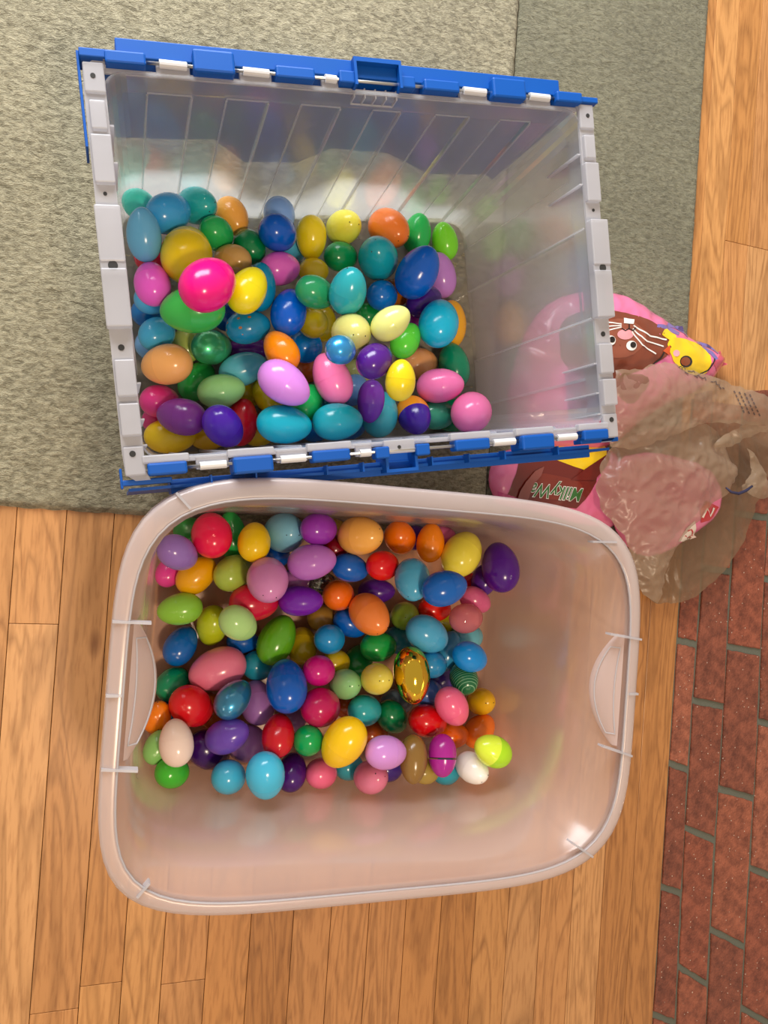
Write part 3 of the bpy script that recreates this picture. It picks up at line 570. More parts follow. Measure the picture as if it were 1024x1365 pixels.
('b',0.0678,-0.0897,0.027,0.023,0.0169,0.466,0.734,-0.494,'D63E94','','hot pink plastic egg in clear bin, below green egg'),
('b',0.1007,-0.0941,0.049,0.0296,0.0217,0.769,0.639,0.017,'E0A20A','','amber plastic egg in clear bin, below lavender egg'),
('b',0.1467,-0.0904,0.063,0.031,0.0228,0.617,0.36,-0.699,'9CB648','','yellow-green plastic egg in clear bin, above crimson egg'),
('b',0.1821,-0.0972,0.118,0.0362,0.0266,-0.081,-0.421,0.904,'C680B8','v','mauve pink plastic egg in clear bin, above crimson egg'),
('b',0.1719,-0.1294,0.077,0.0335,0.0246,0.98,-0.064,-0.19,'BE1438','','crimson plastic egg in clear bin, above mint green egg'),
('b',0.0786,-0.1362,0.06,0.0291,0.0209,-0.988,-0.143,-0.057,'82BE3E','v','lime green plastic egg in clear bin, above blue egg'),
('b',0.123,-0.1643,0.031,0.0289,0.0213,-0.112,-0.926,-0.36,'ACBE1C','','acid lime plastic egg in clear bin, below amber egg'),
('b',0.1459,-0.1504,0.113,0.0289,0.0212,0.665,-0.526,-0.53,'A2CE82','','mint green plastic egg in clear bin, above blue egg'),
('b',0.2322,-0.1288,0.086,0.0299,0.0204,0.974,-0.013,0.228,'6C1CA6','','purple plastic egg in clear bin, below mauve egg'),
('b',0.2049,-0.1833,0.061,0.0354,0.0243,0.451,0.89,-0.069,'589E1C','ribs','ribbed leaf-green plastic egg in clear bin, above teal egg'),
('b',0.2396,-0.0749,0.118,0.032,0.0233,0.96,0.167,0.225,'AC68BE','','lilac plastic egg in clear bin, below violet egg'),
('b',0.252,-0.0331,0.108,0.0294,0.0216,0.769,-0.025,-0.639,'8A2CA6','','violet plastic egg in clear bin, above dark red egg'),
('b',0.2079,-0.0709,0.031,0.0269,0.0197,0.77,-0.057,-0.635,'064CA2','','blue plastic egg in clear bin, above mauve pink egg'),
('b',0.2339,-0.1077,0.047,0.0253,0.0186,0.698,-0.092,-0.71,'A05CA0','','mauve plastic egg in clear bin, above purple egg'),
('b',0.1652,-0.1891,0.025,0.0227,0.0165,0.987,-0.031,0.159,'0E56AC','','blue plastic egg in clear bin, above teal egg'),
('b',0.2924,-0.0422,0.034,0.0289,0.0213,0.711,-0.027,-0.702,'CAA22C','','mustard yellow plastic egg in clear bin, above dark red egg'),
('b',0.306,-0.0419,0.117,0.0351,0.0258,0.457,0.028,0.889,'F0A64C','v','peach-orange plastic egg in clear bin, above blue egg'),
('b',0.3809,-0.0487,0.066,0.0303,0.0223,0.527,-0.456,-0.717,'F86E06','','orange plastic egg in clear bin, above red egg'),
('b',0.4195,-0.0547,0.084,0.028,0.0201,0.099,0.995,-0.012,'F87E08','','orange plastic egg in clear bin, above sky blue egg'),
('b',0.4194,-0.0501,0.03,0.0256,0.0188,0.814,-0.026,-0.581,'501484','','dark purple plastic egg in clear bin, above sky blue egg'),
('b',0.4515,-0.0517,0.052,0.0269,0.0198,0.901,-0.029,-0.434,'C2568A','','rose pink plastic egg in clear bin, above royal blue egg'),
('b',0.4632,-0.0704,0.095,0.0376,0.0276,0.634,0.633,-0.444,'DCCE42','','lemon yellow plastic egg in clear bin, above red egg'),
('b',0.518,-0.0902,0.106,0.0371,0.0273,0.025,0.914,-0.404,'480E7E','','deep purple plastic egg in clear bin, above rose pink egg'),
('b',0.5137,-0.111,0.065,0.0256,0.0188,0.408,0.91,-0.069,'501C86','','purple plastic egg in clear bin, above rose pink egg'),
('b',0.3385,-0.0827,0.114,0.0273,0.0201,0.8,-0.066,-0.597,'D00E14','','red plastic egg in clear bin, above purple egg'),
('b',0.2966,-0.0856,0.1,0.026,0.0191,0.959,-0.273,-0.081,'0656B0','','blue plastic egg in clear bin, above orange egg'),
('b',0.2866,-0.0608,0.073,0.0251,0.0185,0.737,-0.051,-0.675,'760818','','dark red plastic egg in clear bin, above blue egg'),
('b',0.2775,-0.1122,0.027,0.0246,0.0181,0.976,-0.054,-0.212,'2A2C28','glitter','glittery charcoal plastic egg in clear bin, above tan egg'),
('b',0.2918,-0.1264,0.062,0.0289,0.0213,0.585,-0.113,-0.803,'F06812','','orange plastic egg in clear bin, above blue egg'),
('b',0.3581,-0.1268,0.028,0.0273,0.0185,0.947,-0.001,0.321,'501C86','','purple plastic egg in clear bin, below red egg'),
('b',0.3257,-0.1505,0.095,0.0346,0.0255,0.272,-0.514,0.813,'FF8038','v','peach-orange plastic egg in clear bin, above green egg'),
('b',0.3696,-0.1002,0.142,0.0323,0.0237,-0.212,-0.662,0.719,'48A0C6','v','sky blue plastic egg in clear bin, below orange egg'),
('b',0.3979,-0.1078,0.183,0.0314,0.023,0.978,0.184,-0.1,'065CB6','','royal blue plastic egg in clear bin, above bright red egg'),
('b',0.3107,-0.1677,0.053,0.0258,0.0189,0.855,-0.518,0.031,'065CBE','','blue plastic egg in clear bin, below orange egg'),
('b',0.2764,-0.1617,0.031,0.026,0.0191,0.721,-0.131,-0.68,'967230','','tan plastic egg in clear bin, below orange egg'),
('b',0.2756,-0.1843,0.074,0.0278,0.0204,0.577,-0.167,-0.799,'1686C6','','azure blue plastic egg in clear bin, below tan egg'),
('b',0.394,-0.1616,0.05,0.028,0.0206,-0.107,0.141,0.984,'94B63C','v','lime green plastic egg in clear bin, above slate teal egg'),
('b',0.4393,-0.1533,0.054,0.0253,0.0186,0.996,-0.054,-0.067,'E01E0C','','bright red plastic egg in clear bin, above olive egg'),
('b',0.5037,-0.1241,0.03,0.0278,0.0204,0.913,-0.073,-0.401,'CC0E20','','red plastic egg in clear bin, above rose pink egg'),
('b',0.4898,-0.1387,0.084,0.025,0.0184,0.872,-0.489,-0.016,'C65884','','rose pink plastic egg in clear bin, below red egg'),
('b',0.4628,-0.1596,0.111,0.0285,0.021,0.888,-0.001,-0.46,'D8808C','clear','clear pink plastic egg in clear bin, above pale blue egg'),
('b',0.465,-0.1759,0.028,0.0245,0.018,0.842,-0.118,-0.527,'A4A40C','','olive plastic egg in clear bin, above steel blue egg'),
('b',0.4084,-0.1809,0.1,0.034,0.025,0.849,-0.49,-0.197,'46A0CC','','sky blue plastic egg in clear bin, above steel blue egg'),
('b',0.4549,-0.2142,0.062,0.0306,0.0196,0.385,0.922,-0.022,'3690BE','','steel blue plastic egg in clear bin, below olive egg'),
('b',0.4977,-0.1995,0.04,0.0291,0.0214,0.9,-0.12,-0.419,'60AABC','','pale blue plastic egg in clear bin, above azure blue egg'),
('b',0.4643,-0.2126,0.12,0.0283,0.0208,0.864,-0.419,-0.278,'0686DA','','azure blue plastic egg in clear bin, below pale blue egg'),
('b',0.3496,-0.201,0.063,0.0287,0.0211,0.956,-0.039,-0.292,'1E9E46','','green plastic egg in clear bin, above pale yellow egg'),
('b',0.3283,-0.2267,0.032,0.0293,0.0216,0.606,0.568,-0.556,'187C36','','dark green plastic egg in clear bin, below blue egg'),
('b',0.3931,-0.1994,0.031,0.0284,0.0209,0.925,-0.115,-0.363,'307F90','','slate teal plastic egg in clear bin, below lime green egg'),
('b',0.3287,-0.2331,0.118,0.0285,0.021,0.025,0.209,0.978,'D6C84E','v','pale yellow plastic egg in clear bin, above aqua egg'),
('b',0.378,-0.2317,0.118,0.0386,0.0254,0.004,-0.972,0.235,'F6C040','gold','shiny gold metallic plastic egg in clear bin, above slate grey egg'),
('b',0.2926,-0.2431,0.092,0.0282,0.0207,0.155,0.202,0.967,'8AC682','v','mint green plastic egg in clear bin, above rust brown egg'),
('b',0.2552,-0.2213,0.096,0.0278,0.0204,0.63,-0.199,-0.751,'C0147C','','magenta plastic egg in clear bin, above raspberry egg'),
('b',0.2893,-0.2199,0.059,0.0241,0.0177,0.744,-0.176,-0.645,'BCA214','','mustard yellow plastic egg in clear bin, above mint green egg'),
('b',0.2546,-0.2677,0.106,0.0349,0.0257,0.525,-0.25,-0.814,'B00E54','','raspberry plastic egg in clear bin, below magenta egg'),
('b',0.3222,-0.2827,0.086,0.0293,0.0216,0.72,-0.23,-0.655,'2CA2AC','','aqua plastic egg in clear bin, above rust brown egg'),
('b',0.3691,-0.3018,0.065,0.0289,0.0212,0.622,-0.709,-0.332,'047A48','','dark green plastic egg in clear bin, above lilac egg'),
('b',0.4105,-0.3022,0.098,0.0306,0.0225,0.91,-0.292,-0.293,'C80C14','','red plastic egg in clear bin, above magenta purple egg'),
('b',0.4348,-0.2777,0.125,0.0301,0.0221,0.539,-0.827,-0.161,'E06086','','pink plastic egg in clear bin, above orange egg'),
('b',0.5171,-0.2959,0.049,0.0275,0.0202,0.02,0.235,0.972,'E0AE14','v','golden yellow plastic egg in clear bin, above orange egg'),
('b',0.4658,-0.2462,0.095,0.0275,0.0202,0.109,0.528,-0.842,'1E6E44','stripes','dark green striped plastic egg in clear bin, above pink egg'),
('b',0.4568,-0.261,0.033,0.0304,0.0224,0.871,-0.165,-0.462,'48308E','','violet blue plastic egg in clear bin, above periwinkle blue egg'),
('b',0.4202,-0.2257,0.091,0.0258,0.019,0.808,-0.168,-0.564,'2686BE','','steel blue plastic egg in clear bin, below sky blue egg'),
('b',0.4217,-0.2706,0.071,0.0277,0.0204,0.792,-0.199,-0.577,'4868AE','','periwinkle blue plastic egg in clear bin, above red egg'),
('b',0.3903,-0.2911,0.029,0.027,0.0198,0.932,-0.159,-0.325,'5E7080','','slate grey plastic egg in clear bin, above dark green egg'),
('b',0.4644,-0.3369,0.065,0.0253,0.0186,0.963,-0.158,-0.219,'EA620A','','orange plastic egg in clear bin, below pink egg'),
('b',0.5124,-0.3389,0.051,0.029,0.0213,0.783,0.576,-0.236,'EE721C','','orange plastic egg in clear bin, below golden yellow egg'),
('b',0.4838,-0.3361,0.15,0.0292,0.0214,-0.877,0.47,0.1,'CCE23C','two:9ED01C','yellow-lime two-tone plastic egg in clear bin, below orange egg'),
('b',0.465,-0.3653,0.126,0.0275,0.0202,0.23,-0.243,0.942,'EEE0D8','v','white plastic egg in clear bin, below orange egg'),
('b',0.4137,-0.3378,0.14,0.0282,0.0191,-0.124,-0.95,0.285,'9C1E84','band','magenta purple plastic egg in clear bin, above teal egg'),
('b',0.4398,-0.377,0.094,0.0259,0.0191,0.807,-0.268,-0.526,'2890A4','','teal plastic egg in clear bin, below magenta purple egg'),
('b',0.3719,-0.3385,0.139,0.0318,0.0189,-0.115,-0.949,0.294,'7E5E2A','','bronze brown plastic egg in clear bin, below red egg'),
('b',0.3297,-0.3214,0.151,0.0297,0.0218,0.946,-0.183,-0.268,'C084CA','','lilac plastic egg in clear bin, above dark violet egg'),
('b',0.322,-0.3653,0.113,0.03,0.0221,0.116,0.306,0.945,'D07290','v','rose pink plastic egg in clear bin, below lilac egg'),
('b',0.274,-0.3047,0.145,0.0365,0.0268,-0.43,-0.816,-0.387,'E2B80A','big','large golden yellow plastic egg in clear bin, above teal egg'),
('b',0.2354,-0.307,0.114,0.0272,0.02,0.225,-0.294,-0.929,'06944A','','emerald green plastic egg in clear bin, below mauve egg'),
('b',0.2601,-0.3609,0.089,0.0273,0.0201,0.628,-0.311,-0.713,'DC6084','','coral pink plastic egg in clear bin, below emerald green egg'),
('b',0.3055,-0.3643,0.067,0.0255,0.0187,0.733,-0.285,-0.618,'3092A2','','teal plastic egg in clear bin, below golden yellow egg'),
('b',0.3525,-0.3332,0.031,0.0266,0.0196,0.756,-0.246,-0.606,'A44816','','rust brown plastic egg in clear bin, above lilac egg'),
('b',0.3134,-0.2889,0.029,0.0249,0.0183,0.75,-0.22,-0.624,'9C4010','','rust brown plastic egg in clear bin, above golden yellow egg'),
('b',0.3593,-0.3693,0.077,0.0257,0.0189,0.764,-0.278,-0.582,'40267A','','dark violet plastic egg in clear bin, below lilac egg'),
('b',0.3989,-0.3645,0.118,0.0237,0.0174,0.804,-0.267,-0.531,'988038','','khaki plastic egg in clear bin, below red egg'),
('b',0.0817,-0.1887,0.031,0.0286,0.021,0.514,0.761,-0.395,'065CAE','','blue plastic egg in clear bin, above jade green egg'),
('b',0.1273,-0.2192,0.052,0.0388,0.0279,-0.953,-0.298,-0.054,'D87290','big','large dusty pink plastic egg in clear bin, above pearly blue egg'),
('b',0.0717,-0.2378,0.034,0.0284,0.0209,0.561,0.313,-0.766,'06845A','','jade green plastic egg in clear bin, below blue egg'),
('b',0.1855,-0.222,0.033,0.0281,0.0206,0.636,-0.193,-0.747,'1E8AA4','','teal plastic egg in clear bin, above mauve egg'),
('b',0.2466,-0.1978,0.033,0.0286,0.021,0.165,0.695,-0.7,'BCA414','','mustard yellow plastic egg in clear bin, above magenta egg'),
('b',0.2084,-0.2352,0.107,0.0363,0.0267,0.047,0.796,-0.603,'0454B6','','royal blue plastic egg in clear bin, above mauve egg'),
('b',0.0925,-0.2615,0.07,0.0342,0.0252,0.61,-0.591,-0.529,'C8141E','','red plastic egg in clear bin, above cream white egg'),
('b',0.142,-0.2505,0.093,0.0288,0.0212,0.685,0.588,-0.431,'2E82AE','pearl','pearly blue plastic egg in clear bin, above violet egg'),
('b',0.1795,-0.2668,0.055,0.0316,0.0232,-0.047,0.763,-0.645,'9C6AB0','','mauve plastic egg in clear bin, above mauve egg'),
('b',0.0497,-0.2724,0.065,0.0234,0.0172,0.247,0.856,0.453,'F07C0A','v','orange plastic egg in clear bin, above mint green egg'),
('b',0.068,-0.2754,0.03,0.0231,0.0169,0.433,-0.259,-0.864,'0E487C','','navy blue plastic egg in clear bin, above cream white egg'),
('b',0.1228,-0.2823,0.03,0.0284,0.0203,0.46,-0.843,0.279,'BC5A0E','','burnt orange plastic egg in clear bin, above violet egg'),
('b',0.0698,-0.2938,0.111,0.0291,0.0212,-0.063,0.954,-0.292,'E0CCC2','','cream white plastic egg in clear bin, above bright green egg'),
('b',0.0483,-0.3058,0.082,0.0217,0.016,0.354,0.929,-0.107,'82BE6A','v','mint green plastic egg in clear bin, below orange egg'),
('b',0.0668,-0.3362,0.092,0.0268,0.0197,0.535,-0.322,-0.781,'3EAE2C','','bright green plastic egg in clear bin, below cream white egg'),
('b',0.1164,-0.3261,0.051,0.0338,0.0248,0.664,-0.576,-0.477,'380C62','','dark purple plastic egg in clear bin, above aqua blue egg'),
('b',0.1339,-0.2961,0.096,0.03,0.022,0.818,0.368,0.442,'6040A8','v','violet plastic egg in clear bin, above aqua blue egg'),
('b',0.1666,-0.32,0.059,0.0341,0.0251,0.572,-0.286,-0.769,'9C6AA6','','mauve plastic egg in clear bin, below mauve egg'),
('b',0.1967,-0.2971,0.111,0.0288,0.0212,0.205,0.784,-0.586,'B80E1E','','red plastic egg in clear bin, below mauve egg'),
('b',0.1361,-0.3496,0.094,0.0294,0.0216,0.351,-0.337,-0.873,'3EA4C6','','aqua blue plastic egg in clear bin, below dark purple egg'),
('b',0.1755,-0.339,0.136,0.0331,0.0243,0.141,-0.897,-0.419,'3EACD0','','aqua blue plastic egg in clear bin, below mauve egg'),
('b',0.2193,-0.3547,0.088,0.027,0.0199,0.313,0.693,-0.649,'400E64','','dark purple plastic egg in clear bin, below emerald green egg'),
('b',0.2341,-0.2994,0.031,0.0257,0.0189,0.689,-0.243,-0.683,'805888','','mauve plastic egg in clear bin, above red egg'),
]

for k, x, y, z, A, B, ax, ay, az, h, fl, label in EGGS:
    e = bpy.data.objects.new('plastic_egg', None); link(e, None, label=label, category='egg', group='plastic eggs in the blue-lidded tote' if k == 't' else 'plastic eggs in the clear bin')
    e.empty_display_size = .01
    X = Vector((ax,ay,az)).normalized(); Y = X.cross(Vector((0,0,1)) if abs(X.z) < .95 else Vector((0,1,0))).normalized(); Z = X.cross(Y)
    M = Matrix((X, Y, Z)).transposed().to_4x4(); e.matrix_world = Matrix.Translation((x,y,z)) @ M @ Matrix.Diagonal((A,B,B,1))
    base = fl.split(':')[0]; sp = base if base in ('pearl','gold','glitter','clear','dots','stripes') else ''
    m1 = eggmat(h, sp); m2 = eggmat(fl[4:], '') if base == 'two' else m1; rb_ = 1 if base == 'ribs' else 0
    t = eggpart('pointed_half', ME['top',rb_], m1, e); b = eggpart('blunt_half', ME['bot',rb_], m2, e)
    if base == 'band': t.location = (.1,0,0); t.scale = (.9,1,1); eb = bpy.data.objects.new('inner_band', _band); link(eb, e)
    if 'v' == fl:
        for dy, dz in ((.30,.1),(-.32,.12)):
            vh = bpy.data.objects.new('vent_hole', _mv); link(vh, e); vh.location = (.922, dy, dz); vh.scale = (.0009/A, .0009/B, .0009/B)
# ------------------------------------------------------------------ crumpled sheets: candy bags and shopping bag
def inside(p, P):
    c = False; n = len(P)
    for i in range(n):
        a, b = P[i], P[(i+1)%n]
        if (a.y > p.y) != (b.y > p.y) and p.x < (b.x-a.x)*(p.y-a.y)/(b.y-a.y)+a.x: c = not c
    return c
def dist(p, P):
    m = 9
    for i in range(len(P)):
        a, b = P[i], P[(i+1)%len(P)]; d_ = b-a; t = max(0, min(1, (p-a).dot(d_)/max(1e-12, d_.length_squared))); m = min(m, (a+d_*t-p).length)
    return m
def smoothpoly(P, it=1):
    for _ in range(it):
        Q = []
        for i in range(len(P)):
            a, b = P[i], P[(i+1)%len(P)]; Q += [a.lerp(b,.25), a.lerp(b,.75)]
        P = Q
    return P
def sheet(name, poly, hf, m, parent, st=.004, close=None, off=0, smooth=True, **k):
    """poly: world xy; hf(p, d) gives the height, d the distance to the edge"""
    E = []
    for i in range(len(poly)):
        a, b = poly[i], poly[(i+1)%len(poly)]; n = max(1, int((b-a).length/st))
        E += [a.lerp(b, t/n) for t in range(n)]
    pts = list(E); x0 = min(p.x for p in E); x1 = max(p.x for p in E); y0 = min(p.y for p in E); y1 = max(p.y for p in E)
    y = y0; r = 0; rr = random.Random(7)
    while y < y1:
        x = x0+(st/2 if r%2 else 0)
        while x < x1:
            p = Vector((x+rr.uniform(-.2,.2)*st, y+rr.uniform(-.2,.2)*st))
            if inside(p, E) and dist(p, poly) > st*.45: pts.append(p)
            x += st
        y += st*.87; r += 1
    vs, _, fs, *_r = delaunay_2d_cdt(pts, [(i,(i+1)%len(E)) for i in range(len(E))], [list(range(len(E)))], 1, 1e-6)
    bm = bmesh.new(); V = []
    for p in vs:
        q = Vector((p.x,p.y)); V.append(bm.verts.new((p.x, p.y, hf(q, dist(q, poly))+off)))
    for f in fs:
        try: bm.faces.new([V[i] for i in f])
        except ValueError: pass
    bmesh.ops.recalc_face_normals(bm, faces=bm.faces)
    if bm.faces and sum(f.normal.z for f in bm.faces) < 0: bmesh.ops.reverse_faces(bm, faces=bm.faces)
    if close is not None:
        B = [bm.verts.new((v.co.x, v.co.y, close)) for v in V]; idx = {v: i for i, v in enumerate(V)}
        bd = [e for e in bm.edges if e.is_boundary]; ff = list(bm.faces)
        for f in ff: bm.faces.new([B[idx[v]] for v in f.verts][::-1])
        for e in bd: i, j = idx[e.verts[0]], idx[e.verts[1]]; bm.faces.new((V[i],V[j],B[j],B[i]))
    return obj(name, bm, m, parent, smooth=smooth, **k)
def XY(p): return Vector((p[0], p[1]))
def pp(pts, z, sm=1): return smoothpoly([XY(at(x,y,z)) for x,y in pts], sm)
def ridged(p, f, s): return 1-2*abs(noise.noise(Vector((p.x*f, p.y*f, s))))
def pillow(amp, base, w_, f, a2, s):
    def h(p, d): return base+amp*(1-math.exp(-d/w_))+a2*(ridged(p, f, s)+.5*ridged(p, f*2.3, s+3))*min(1, d/.006)
    return h
def decal(name, hf, poly, pts, m, parent, off=.0006, sm=1, st=.006):
    """flat print lying on the surface hf of the bag with outline poly"""
    Z = .04
    P = []
    for x, y in pts:
        z = Z
        for _ in range(5): q = at(x,y,z); z = hf(XY(q), dist(XY(q), poly))
        P.append(XY(at(x,y,z)))
    P = smoothpoly(P, sm)
    return sheet(name, P, lambda q, d_: hf(q, dist(q, poly)), m, parent, st, off=off)
def film(name, h, rough=.25): return mat(name, h, rough, Coat_Weight=.6, Coat_Roughness=.12)
PINK = film('pink_foil','E6749E'); BROWN = film('brown_print','7E3C26'); WHT = film('white_print','F2EDE8'); BLK = film('black_print','1C1414'); YEL = film('yellow_print','F2CC1A')
LPK = film('light_pink_print','F0A0A8'); DRED = film('dark_red_print','6E1E14'); GRN = film('green_print','2E6A2A'); VIO = film('violet_print','7868A8'); CRM = film('cream_print','F0E0D4'); ORG = film('orange_print','C8501E'); RED = film('red_print','C41C24')
FOIL = mat('silver_foil','C8C4CC',.15,.9)
def circ(cx, cy, rx, ry=None, n=12): ry = ry or rx; return [(cx+rx*math.cos(t*2*math.pi/n), cy+ry*math.sin(t*2*math.pi/n)) for t in range(n)]
def strokeline(pts, w_): # ribbon outline around a pixel polyline
    A, B = [], []
    for i, p in enumerate(pts):
        a = Vector(pts[max(0,i-1)]); b = Vector(pts[min(len(pts)-1,i+1)]); n = Vector((-(b-a).y,(b-a).x)).normalized()*w_
        A.append((p[0]+n.x,p[1]+n.y)); B.append((p[0]-n.x,p[1]-n.y))
    return A+B[::-1]
# -- candy bag with bunny and chick print
pA = pp([(715,425),(745,395),(790,383),(812,383),(850,392),(905,430),(940,455),(975,470),(974,485),(950,515),(880,545),(820,600),(760,600),(705,582),(680,555),(692,480)], .03)
hA = pillow(.034,.012,.022,24,.0036,1.5)
bagA = sheet('candy_bag', pA, hA, PINK, None, .0045, close=.0095, label='shiny pink candy bag with a brown bunny and yellow chick printed on it', category='candy bag')
decal('bunny_print', hA, pA, [(742,440),(760,418),(800,412),(850,420),(880,433),(897,452),(893,472),(870,487),(835,500),(790,515),(750,490)], BROWN, bagA, .0006)
decal('bunny_print', hA, pA, [(786,424),(806,428),(828,424),(848,430),(862,444),(858,462),(840,476),(815,478),(790,470)], film('light_brown_print','94503A'), bagA, .0010)
decal('whisker', hA, pA, strokeline([(843,438),(862,455),(884,462)],.9), WHT, bagA, .0016, 0, .004)
decal('whisker', hA, pA, strokeline([(842,442),(856,460),(874,472)],.9), WHT, bagA, .0016, 0, .004)
decal('whisker', hA, pA, strokeline([(844,434),(866,448),(888,453)],.9), WHT, bagA, .0016, 0, .004)
for dy in (0,5,-5): decal('whisker', hA, pA, strokeline([(828,434+dy*.4),(812,435+dy),(796,432+dy*1.3)],.8), WHT, bagA, .0016, 0, .004)
decal('mouth_print', hA, pA, circ(833,446,11,7), LPK, bagA, .0016, 1, .004)
decal('teeth_print', hA, pA, [(831,424),(845,426),(844,432),(831,431)], WHT, bagA, .0018, 0, .004)
decal('mouth_print', hA, pA, strokeline([(838,432),(838,438),(833,441),(828,438)],.8), BLK, bagA, .0020, 0, .004)
decal('mouth_print', hA, pA, strokeline([(838,432),(838,438),(843,441),(847,437)],.8), BLK, bagA, .0020, 0, .004)
for ex, ey in ((813,454),(841,461)):
    decal('eye_print', hA, pA, circ(ex,ey,7.2,6.8), WHT, bagA, .0020, 1, .003); decal('eye_print', hA, pA, circ(ex+2,ey-1,4,4.2), BLK, bagA, .0026, 1, .002)
decal('chick_print', hA, pA, strokeline([(884,441),(890,446),(900,452)],5), YEL, bagA, .0012, 1, .004)
decal('chick_print', hA, pA, [(888,462),(893,450),(912,451),(930,458),(945,470),(947,488),(940,500),(920,500),(900,488)], YEL, bagA, .0012)
decal('chick_print', hA, pA, [(883,468),(893,460),(892,474)], ORG, bagA, .0018, 0, .004)
decal('chick_print', hA, pA, circ(901,471,4.5), LPK, bagA, .0018, 1, .003)
decal('chick_print', hA, pA, circ(914,482,8.5,8), BLK, bagA, .0016, 1, .003); decal('chick_print', hA, pA, circ(913,482,6.5,6), film('dark_orange_print','8A4018'), bagA, .0020, 1, .003)
for ln in ([(876,434),(890,437),(905,445)],[(890,432),(905,438),(918,448)],[(930,456),(945,461),(958,470)],[(935,462),(948,470),(956,480)]): decal('swirl_print', hA, pA, strokeline(ln,2.2), VIO, bagA, .0008, 0, .004)
decal('outline_print', hA, pA, strokeline([(870,486),(880,478),(885,468),(894,462)],.9), BLK, bagA, .0016, 0, .004)
decal('outline_print', hA, pA, strokeline([(930,500),(943,494),(952,478)],.9), BLK, bagA, .0020, 0, .004)
decal('foil_window', hA, pA, [(800,395),(812,392),(818,402),(815,418),(803,420)], FOIL, bagA, .0008, 0, .004)
decal('foil_window', hA, pA, [(958,468),(970,472),(968,486),(955,496),(950,484)], film('crimped_red_foil','D0506A'), bagA, .0008, 0, .004)
# -- candy bag with chocolate bars
pB = pp([(668,600),(657,622),(655,645),(662,662),(662,672),(720,682),(780,700),(830,705),(850,670),(835,610),(800,585),(740,590)], .02)
hB = pillow(.020,.010,.020,30,.0022,7.5)
bagB = sheet('candy_bag', pB, hB, PINK, None, .0045, close=.0095, label='pink candy bag showing a dark red chocolate wrapper, between tote and clear bin', category='candy bag')
decal('wrapper_print', hB, pB, [(692,612),(700,600),(740,604),(796,632),(795,642),(783,662),(768,678),(720,672),(676,660),(684,640)], DRED, bagB, .0008, 0)
decal('wrapper_print', hB, pB, [(722,606),(740,590),(805,588),(812,600),(797,632),(765,622)], YEL, bagB, .0012, 0)
decal('wrapper_print', hB, pB, [(760,640),(790,618),(808,606),(806,594),(813,600),(808,620),(792,640)], DRED, bagB, .0018, 0)
decal('seam_fold', hB, pB, [(663,655),(700,668),(760,680),(700,674),(664,662)], film('deep_pink','C84A80'), bagB, .0008, 0)
def lettering(txt, parent, hf, poly, cpx, cpy, ux, uy, size, m, off, exp=0):
    cu = bpy.data.curves.new('t','FONT'); cu.body = txt; cu.size = size; cu.align_x = 'CENTER'; cu.align_y = 'CENTER'; cu.offset = exp; cu.resolution_u = 3; cu.shear = .25
    o = bpy.data.objects.new('t', cu); C.objects.link(o); dg = bpy.context.evaluated_depsgraph_get(); me = bpy.data.meshes.new_from_object(o.evaluated_get(dg)); bpy.data.objects.remove(o)
    c = at(cpx, cpy, hf(XY(at(cpx,cpy,.03)), .05)); a = (at(cpx+ux, cpy+uy, .03)-at(cpx, cpy, .03)).normalized(); b = Vector((-a.y, a.x, 0))
    me.name = 'lettering'
    for v in me.vertices:
        q = c+a*v.co.x+b*v.co.y*1.15; v.co = Vector((q.x, q.y, hf(XY(q), dist(XY(q), poly))+off))
    me.materials.append(m); return link(bpy.data.objects.new('lettering', me), parent)
decal('wrapper_print', hB, pB, [(700,640),(712,628),(770,640),(778,650),(768,668),(712,664)], film('maroon_print','7E2A1A'), bagB, .0012, 1)
lettering('MilkyWay', bagB, hB, pB, 738, 655, -10, -1.2, .0260, WHT, .0022, .0011)
lettering('MilkyWay', bagB, hB, pB, 738, 655, -10, -1.2, .0260, GRN, .0028, .0002)
# crinkled film over the wrapper end hides the last letters
decal('film_fold', hB, pB, [(688,668),(692,655),(700,642),(712,628),(724,622),(720,634),(711,644),(706,656),(700,672)], film('fold_film','8C4A42'), bagB, .0038, 0, .004)
# -- third pink candy bag, wrapped inside the shopping bag
pC = pp([(822,610),(880,600),(950,620),(969,655),(962,688),(930,712),(897,736),(860,745),(830,720),(812,670)], .03)
hC = pillow(.022,.0225,.02,28,.0025,12.5)
bagC = sheet('candy_bag', pC, hC, PINK, None, .005, close=.0215, label='pink candy bag tucked inside the tan plastic shopping bag, one end showing', category='candy bag')
decal('label_print', hC, pC, [(933,680),(941,668),(950,672),(958,676),(951,688),(945,694),(934,697)], RED, bagC, .0012, 0, .004)
decal('label_print', hC, pC, strokeline([(936,690),(942,678),(946,688),(951,677)],1.3), CRM, bagC, .0020, 0, .003)
decal('label_print', hC, pC, [(926,694),(928,716),(912,722),(904,722),(915,704)], CRM, bagC, .0010, 0, .004)
decal('label_print', hC, pC, strokeline([(916,708),(921,706),(922,714),(916,718),(913,714)],.9), RED, bagC, .0018, 0, .003)
